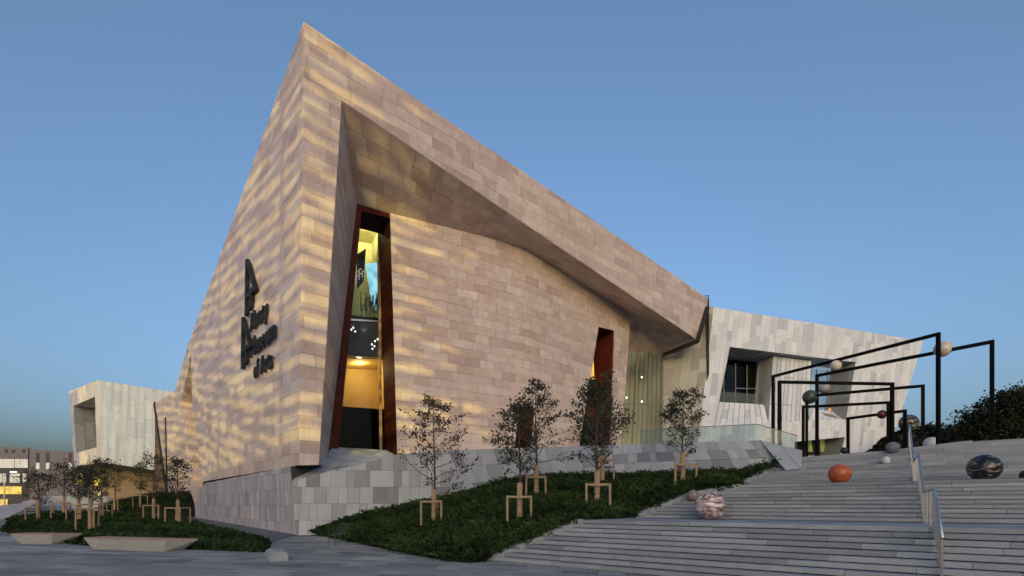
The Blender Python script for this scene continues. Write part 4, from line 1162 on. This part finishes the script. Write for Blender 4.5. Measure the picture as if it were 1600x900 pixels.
for i, (px, by, ty, D, cl, wd_, lab) in enumerate(TR_L):
    bp_ = P(px, by, D); h_ = (by-ty)/F*D
    grow_tree('young_tree', bp_, h_*.97, cl, wd_*.85, 131+i*5, 2200, M['leaf_b' if i not in (5, 8, 7) else 'leaf_a'], lab, 'young trees in the left bed', style='oval')
    stake_frame(bp_, .5, 90+i, 'timber stake frame at the '+lab, 'tree stakes in the left bed', n=3 if i % 2 else 4, rot=RNG.uniform(-.3, .3))
# dark trees beyond the terrace on the right
BG = [(1446, 690, 661, 56, 2.6), (1474, 690, 674, 58, 3.2), (1506, 690, 655, 60, 3.6), (1532, 690, 637, 60, 4.2), (1558, 690, 619, 62, 4.8), (1584, 690, 602, 60, 5.4), (1612, 690, 598, 62, 5.6), (1640, 690, 605, 60, 5.4)]
for i, (px, by, ty, D, wd_) in enumerate(BG):
    b_ = P(px, by, D); top = P(px, ty, D).z; b_.z = ZT
    grow_tree('dark_tree', b_, (top-b_.z)*.93, .06, wd_, 400+i, 9000, M['leaf_bg'], ['low dark bush by the marble globe', 'dark bush right of the tall frame post', 'dark rounded tree inside the tallest frames', 'dark tree behind the outer frame post', 'tall dark tree at the right edge of the picture', 'dark tree cut by the right edge', 'lowest dark bush behind the handrail top', 'dark tree beyond the right edge'][i], 'dark trees beyond the terrace', style='bush', trunk_r=.16, leafs=(.22, .46), far=True)

# ------------------------------------------------------------------ sculpture: steel frames and stone globes
def frame(lx, ly, rx, ry, Dr, label, w_):
    h = (HY-ry)/F*Dr; Dl = h*F/(HY-ly)
    a, b_ = P(lx, ly, Dl), P(rx, ry, Dr)
    t = empty('steel_frame', label, 'steel frame', 'black steel frames on the terrace', loc=(a.x, a.y, ZT))
    dx = (b_-a).normalized()
    for p, s in ((a, 1), (b_, -1)):
        q = p-t.location; mb = MB(); mb.box((q.x, q.y, (q.z-w_/2-.1)/2), w_, w_, q.z-w_/2+.1, (dx, UP.cross(dx), UP)); mb.build('post', M['black'], t)
    mb = MB(); mb.bar(a-t.location-dx*w_/2, b_-t.location+dx*w_/2, w_, w_); mb.build('beam', M['black'], t)
    return a, b_
fr = [frame(1208, 588, 1466, 522, 20.5, 'tallest black steel frame with its beam rising to the right', .13),
      frame(1276.5, 587, 1550, 534, 19.5, 'outer black steel frame reaching farthest right', .13),
      frame(1218, 597, 1394, 600, 22.6, 'black steel frame with a level beam over the wing', .125),
      frame(1260.5, 619, 1442, 603, 22.0, 'black steel frame that carries the green globe', .12),
      frame(1255, 636, 1388, 629, 23.6, 'low black steel frame with thin level beam', .12),
      frame(1325, 654, 1414, 642, 22.4, 'smallest black steel frame carrying the red globe', .12)]
def on_beam(k, px):
    a, b_ = fr[k]; s = (px-800)/F
    t = (s*a.y-a.x)/((b_.x-a.x)-s*(b_.y-a.y)); return a+(b_-a)*t
def globe(c, r, mat, label, grp):
    bm = bmesh.new(); bmesh.ops.create_uvsphere(bm, u_segments=40, v_segments=24, radius=r)
    for f in bm.faces: f.smooth = True
    rg = random.Random(label); 
    m = bpy.data.meshes.new('stone_globe'); bm.to_mesh(m); bm.free(); m.materials.append(mat)
    o = obj('stone_globe', m); o.location = c; o.rotation_euler = (rg.uniform(-.3, .3), rg.uniform(-.3, .3), rg.uniform(0, 6))
    return tag(o, label, 'stone globe', grp)
G1, G2 = 'stone globes on the steel frames', 'stone globes lying on the stairs'
mw = marble('cream_marble', (.50, .42, .36), (.66, .60, .54), (.72, .68, .62), 2.4, 2.5, .3)
mg = marble('pale_grey_stone', (.28, .29, .30), (.38, .39, .40), (.45, .46, .47), 5, 1, .4)
mgreen = marble('green_serpentine', (.012, .022, .018), (.05, .075, .06), (.16, .19, .17), 3.5, 4, .2)
mred = marble('dark_red_stone', (.05, .008, .010), (.13, .02, .022), (.22, .06, .06), 5, 2, .2)
mor = marble('orange_stone', (.36, .075, .022), (.46, .11, .035), (.52, .16, .06), 4, 1.5, .3)
mbl = marble('banded_black_marble', (.006, .006, .007), (.016, .015, .016), (.26, .23, .22), 2.3, 2.4, .2, 5)
mpk = marble('pink_white_marble', (.06, .06, .065), (.50, .33, .32), (.88, .86, .86), 1.9, 2.6, .15, 4)
mbg = marble('blue_grey_stone', (.12, .135, .15), (.17, .185, .20), (.22, .24, .26), 6, 1, .4)
mwh = marble('white_stone', (.55, .56, .57), (.68, .69, .70), (.74, .75, .75), 5, 1, .35)
mk = marble('black_stone', (.010, .011, .012), (.02, .021, .022), (.05, .052, .055), 5, 2, .2)
mbr = marble('brown_stone_globe', (.16, .11, .10), (.24, .18, .165), (.32, .26, .24), 6, 2, .4)
mgm = marble('grey_black_marble', (.012, .012, .013), (.05, .047, .045), (.42, .38, .35), 1.6, 2.5, .2, 4)
globe(on_beam(1, 1473)+Vector((0, 0, .10)), .325, mw, 'cream marble globe pierced by the outer steel frame beam', G1)
globe(on_beam(1, 1306)+Vector((0, 0, .065+.25)), .255, mw, 'cream marble globe resting on the outer frame beam before the niche', G1)
globe(on_beam(3, 1288)+Vector((0, 0, .06+.25)), .255, mg, 'pale grey globe resting on a steel beam beside the green globe', G1)
globe(on_beam(3, 1269)+Vector((0, .18, -.02)), .34, mgreen, 'dark green veined globe at the left corner of a steel frame', G1)
globe(on_beam(5, 1378)+Vector((0, 0, -.02)), .205, mred, 'dark red globe on the smallest steel frame', G1)
def on_stairs(px, bb, r, sink=.01):
    """point on the stairs seen in column px, bb metres up the flight"""
    o = B0+E2*bb; s = (px-800)/F
    a = (s*o.y-o.x)/(E1.x-s*E1.y); p = o+E1*a; p.z = stair_z(p)+r-sink; return p
globe(on_stairs(1312, 9.0, .35), .35, mor, 'orange stone globe on the upper landing', G2)
globe(on_stairs(1110, 5.0, .46), .46, mpk, 'pink and white veined marble globe on the lower landing', G2)
globe(on_stairs(1083, 6.75, .21, -.0), .21, mbr, 'small brown globe half hidden behind the pink marble globe', G2)
globe(on_stairs(1384, 12.35, .15), .15, mwh, 'small white globe on the steps above the orange one', G2)
globe(on_stairs(1395, 13.35, .235), .235, mbg, 'blue grey globe near the top of the stairs', G2)
globe(on_stairs(1319, 13.6, .14), .14, mk, 'small black globe near the top of the stairs', G2)
globe(on_stairs(1538, 9.6, .42), .42, mbl, 'large black globe with white bands on the upper landing', G2)
globe(on_stairs(1604, 9.8, .17), .17, mk, 'small black globe cut by the right edge', G2)
gp = P(1455, 701, 21.2); gp.z = ZT+.27; globe(gp, .30, mwh, 'white globe half hidden behind the top step', G2)
gp = P(1420, 661, 30); globe(gp, .52, mgm, 'large black and white marble globe on the dark mound behind the handrail', G2)
# mound that carries the far globe
mv, mf = [], []
for j in range(7):
    for i in range(20):
        a = 2*math.pi*i/20; r = 2.6*(1-j/6); mv.append((gp.x+.2+math.cos(a)*r*1.2, gp.y+.6+math.sin(a)*r, ZT-.2+(gp.z-.5-ZT+.2)*math.sin(j/6*math.pi/2)**1.2))
mf = [(j*20+i, j*20+(i+1) % 20, (j+1)*20+(i+1) % 20, (j+1)*20+i) for j in range(6) for i in range(20)]
tag(obj('mound', mesh('mound', mv, mf, M['soil'], smooth=True)), kind='structure')
na = 6000; aa = NP.random(na)*2*np.pi; jj = NP.random(na)**1.6; rr_ = 2.6*(1-jj)
mp_ = np.stack([gp.x+.2+np.cos(aa)*rr_*1.2, gp.y+.6+np.sin(aa)*rr_, ZT-.2+(gp.z-.5-ZT+.2)*np.sin(jj*np.pi/2)**1.2], 1)
mp_ = mp_[(mp_[:, 0]-gp.x)**2+(mp_[:, 1]-gp.y)**2 > .2]
tag(obj('hedge_foliage', leaf_mesh('hedge_foliage', mp_, NP.normal(size=mp_.shape)+np.array([0, 0, .8]), NP.uniform(.12, .28, len(mp_)), M['leaf_bg'], NP.random(len(mp_)))), 'dark low hedge foliage on the mound behind the frames', 'hedge', kind='stuff')

# ------------------------------------------------------------------ handrail
hr = empty('handrail', 'stainless steel handrail climbing the middle of the stairs', 'handrail')
ra = None
o = B0.copy(); s_ = (1467-800)/F
ar = (s_*(B0+E2*1.2).y-(B0+E2*1.2).x)/(E1.x-s_*E1.y)
def rail_pt(bb, h): p = B0+E2*bb+E1*ar; p.z = stair_z(p)+h; return p
def line_z(bb):
    # nosing line used for the sloping rail
    f1, f2, f3 = 9*TR, 18*TR+3.3, 31*TR+6.3
    prof = [(-.3, 0), (0, .0), (f1, 10*RI), (9*TR+3.3, 10*RI), (f2, 20*RI), (18*TR+6.3, 20*RI), (f3, ZT), (40, ZT)]
    for (a, c), (b_, d_) in zip(prof, prof[1:]):
        if a <= bb <= b_: return c+(d_-c)*(bb-a)/(b_-a)
    return ZT
def rp(bb, h=.80): p = B0+E2*bb+E1*ar; p.z = line_z(bb)+h; return p
pbs = [.62, .93, 1.24, 1.55, 1.86, 2.2, 3.3, 4.4, 5.5, 5.9, 6.3, 6.7, 7.1, 7.5, 7.9, 8.9, 9.9, 10.9, 11.5, 12.1, 12.7, 13.3, 13.9, 14.6]
for bb in pbs:
    p0 = B0+E2*bb+E1*ar; p0.z = stair_z(p0)-.02
    for dd_ in (-.05, .05):
        mb = MB(); mb.bar(p0+E2*dd_, rp(bb+dd_, .79), .035, .014, E2); mb.build('post', M['steel'], hr)
mb = MB(); mb.tube([rp(x) for x in (.5, 9*TR, 9*TR+3.3, 18*TR+3.3, 18*TR+6.3, 31*TR+6.3, 15.0)], .028, 10); mb.build('rail', M['steel'], hr, smooth=True)

# ------------------------------------------------------------------ benches, kerb block, chair
def bench(px, label):
    """four corners of the long front at ground: (x,y) pixels; plan given by top edge"""
    (xl, xr, xe, yb, yt) = px
    t = empty('bench', label, 'bench', 'concrete benches before the left bed')
    fl, fr_ = Pz(xl, yb[0], 0), Pz(xr, yb[1], 0)
    d = (fr_-fl).normalized(); nb_ = Vector((-d.y, d.x, 0))
    L = (fr_-fl).length; hh = .40; W = .75
    bot = [fl+d*.12+nb_*.1, fr_-d*.28+nb_*.1, fr_+nb_*(W-.15)-d*.1, fl+nb_*(W-.15)+d*.12]
    top = [fl-d*.25, fr_-d*.1, fr_+nb_*W+d*.5, fl+nb_*W-d*.25]
    vs = [tuple(p) for p in bot]+[(p.x, p.y, hh) for p in top]
    f_ = [(0, 1, 5, 4), (1, 2, 6, 5), (2, 3, 7, 6), (3, 0, 4, 7), (4, 5, 6, 7), (3, 2, 1, 0)]
    obj('base', fixn(mesh('base', vs, f_, M['conc'])), t)
    for k in range(4):
        a, b_ = k/4+.01, (k+1)/4-.01
        q = [lerp(top[0], top[3], a), lerp(top[1], top[2], a), lerp(top[1], top[2], b_), lerp(top[0], top[3], b_)]
        vs = [(p.x, p.y, hh) for p in q]+[(p.x, p.y, hh+.05) for p in q]
        obj('seat_slat', fixn(mesh('seat_slat', vs, [(0, 1, 5, 4), (1, 2, 6, 5), (2, 3, 7, 6), (3, 0, 4, 7), (4, 5, 6, 7), (3, 2, 1, 0)], M['wood'])), t)
bench((24, 84, 113, (850, 851), 835), 'shorter concrete bench with timber seat at the far left')
bench((138, 262, 288, (858.5, 863), 843), 'longer concrete bench with timber seat in front of the left bed')
kb_ = MB(); a, b_ = Pz(437, 877, 0), Pz(420, 856, 0)
kd = (b_-a).normalized(); ks = Vector((-kd.y, kd.x, 0))
kerb = []
prof = [(-.26, 0), (-.24, .20), (-.17, .28), (.14, .30), (.23, .22), (.27, 0)]
vs = []
for f_ in (0, .06, 1.4, 2.6):
    sc = .93 if f_ == 0 else 1
    for (x, z_) in prof: p = a+kd*f_+ks*x*sc; vs.append((p.x, p.y, z_*sc if f_ < 1.5 else z_*.6))
k = len(prof)
fs = [tuple(range(k)), tuple(reversed(range(3*k, 4*k)))]+[(j*k+i, j*k+(i+1) % k, (j+1)*k+(i+1) % k, (j+1)*k+i) for j in range(3) for i in range(k)]
tag(obj('kerb_block', fixn(mesh('kerb_block', vs, fs, M['step'], [.8]*len(vs)))), 'rounded granite kerb block at the tip of the left bed', 'kerb')
ch = empty('metal_chair', 'slender dark metal chair standing alone by the planted slope', 'chair', loc=Pz(526, 853, 0)); ch.rotation_euler = (0, 0, math.radians(-35)); ch.scale = (1.05, 1.05, 1.05)
for x in (-.22, .22):
    for y in (-.2, .22):
        mb = MB(); mb.tube([(x*1.08, y*1.15, 0), (x, y, .45)], .011, 6); mb.build('leg', M['chairmetal'], ch)
mb = MB()
for k in range(7): mb.bar((-.22, -.2+k*.07, .455), (.22, -.2+k*.07, .455), .035, .012)
mb.build('seat', M['chairmetal'], ch)
mb = MB(); mb.tube([(-.22, .22, .45), (-.23, .30, .86), (.23, .30, .86), (.22, .22, .45)], .012, 6)
for k in range(9): x = -.18+k*.045; mb.bar((x, .23, .47), (x, .30, .86), .012, .008)
mb.build('backrest', M['chairmetal'], ch)
for x in (-.25, .25):
    mb = MB(); mb.tube([(x, .24, .66), (x, -.18, .66), (x*.9, -.2, .45)], .011, 6); mb.build('armrest', M['chairmetal'], ch)

# ------------------------------------------------------------------ added sun blockers, unseen behind the viewer: they stripe and shade the low sun
M['pale_render'] = plain('pale_render', (.7, .66, .6), .9)  # pale so the added blockers bounce light back
opp_ = empty('louvred_sun_blocker', 'added sun blocker with wavy louvres that stripe the facade light, unseen behind the viewer', 'building')  # invented to cut the sunlight into stripes
YB = -260.
mb = MB(); mb.box((-24, YB-6, 10.2), 48, 12, 20.4); mb.build('blocker_podium', M['pale_render'], opp_)
for x in (-47.5, -36, -25, -14, -4):
    mb = MB(); mb.box((x, YB-.6, 33), .4, .4, 25); mb.build('blocker_post', M['pale_render'], opp_)
lr = random.Random(5)
def bend(x): return .30*max(0, -13-x)+.012*max(0, -13-x)**1.2
z0 = 4.
while z0 < 48:
    n = 160; xs = np.linspace(-48, 0, n); ph = [lr.uniform(0, 6.28) for _ in range(6)]; am = [lr.uniform(.4, 1.) for _ in range(6)]
    vs, fs = [], []; th0 = lr.uniform(.52, .74)
    for x in xs:
        zc = z0+bend(x)+.35*math.sin(x*.21+z0*.13)+.16*am[0]*math.sin(x*.6+ph[0])+.10*am[1]*math.sin(x*1.4+ph[1])
        grow = .8*max(0., (x+10)/10)**1.2
        th = (th0+grow+.28*am[2]*math.sin(x*.47+ph[2])+.22*am[3]*math.sin(x*1.1+ph[3])+.20*am[4]*math.sin(x*2.6+ph[4])+.14*am[5]*math.sin(x*4.7+ph[5]))/2
        if -3.9 < x < -1.3 and 22.8 < zc < 26.0: th *= .62  # slats thinned to pass a bright patch onto the recessed wall
        th = max(th, .08)
        for dy, dz in ((0, -th), (0, th), (-.12, th), (-.12, -th)): vs.append((x, YB+dy, zc+dz))
    ok = [20.0 < v[2] < 46 for v in vs[::4]]
    for i in range(n-1):
        if ok[i] and ok[i+1]:
            fs += [(4*i+k, 4*i+(k+1) % 4, 4*i+4+(k+1) % 4, 4*i+4+k) for k in range(4)]
    if fs: obj('stripe_louvre', mesh('stripe_louvre', vs, fs, M['pale_render']), opp_)
    z0 += lr.uniform(.85, 1.2)
for k in range(28):
    mb = MB(); mb.box((-65.8+k*.64, YB-.2, 20), .30, .3, 40); mb.build('blocker_fin', M['pale_render'], opp_)  # added fins pass part of the sun to the white block
tw = empty('tower_sun_blocker', 'added tall sun blocker shading wing and stairs, unseen behind the viewer', 'building')  # added to keep direct sun off the wing and stairs
mb = MB(); mb.box((30, YB-8, 10.2), 60, 16, 20.4); mb.build('slab', M['pale_render'], tw)
for k in range(94):
    mb = MB(); mb.box((.32+k*.64, YB-.2, 31.7), .575, .3, 23); mb.build('blocker_fin', M['pale_render'], tw)  # narrow gaps leak a little sun onto the wing
tw2 = empty('left_sun_blocker', 'added mid rise sun blocker, unseen behind the viewer to the left', 'building')  # added to keep direct sun off the far left
mb = MB(); mb.box((-108, YB-8, 19), 76, 16, 38); mb.build('slab', M['pale_render'], tw2)
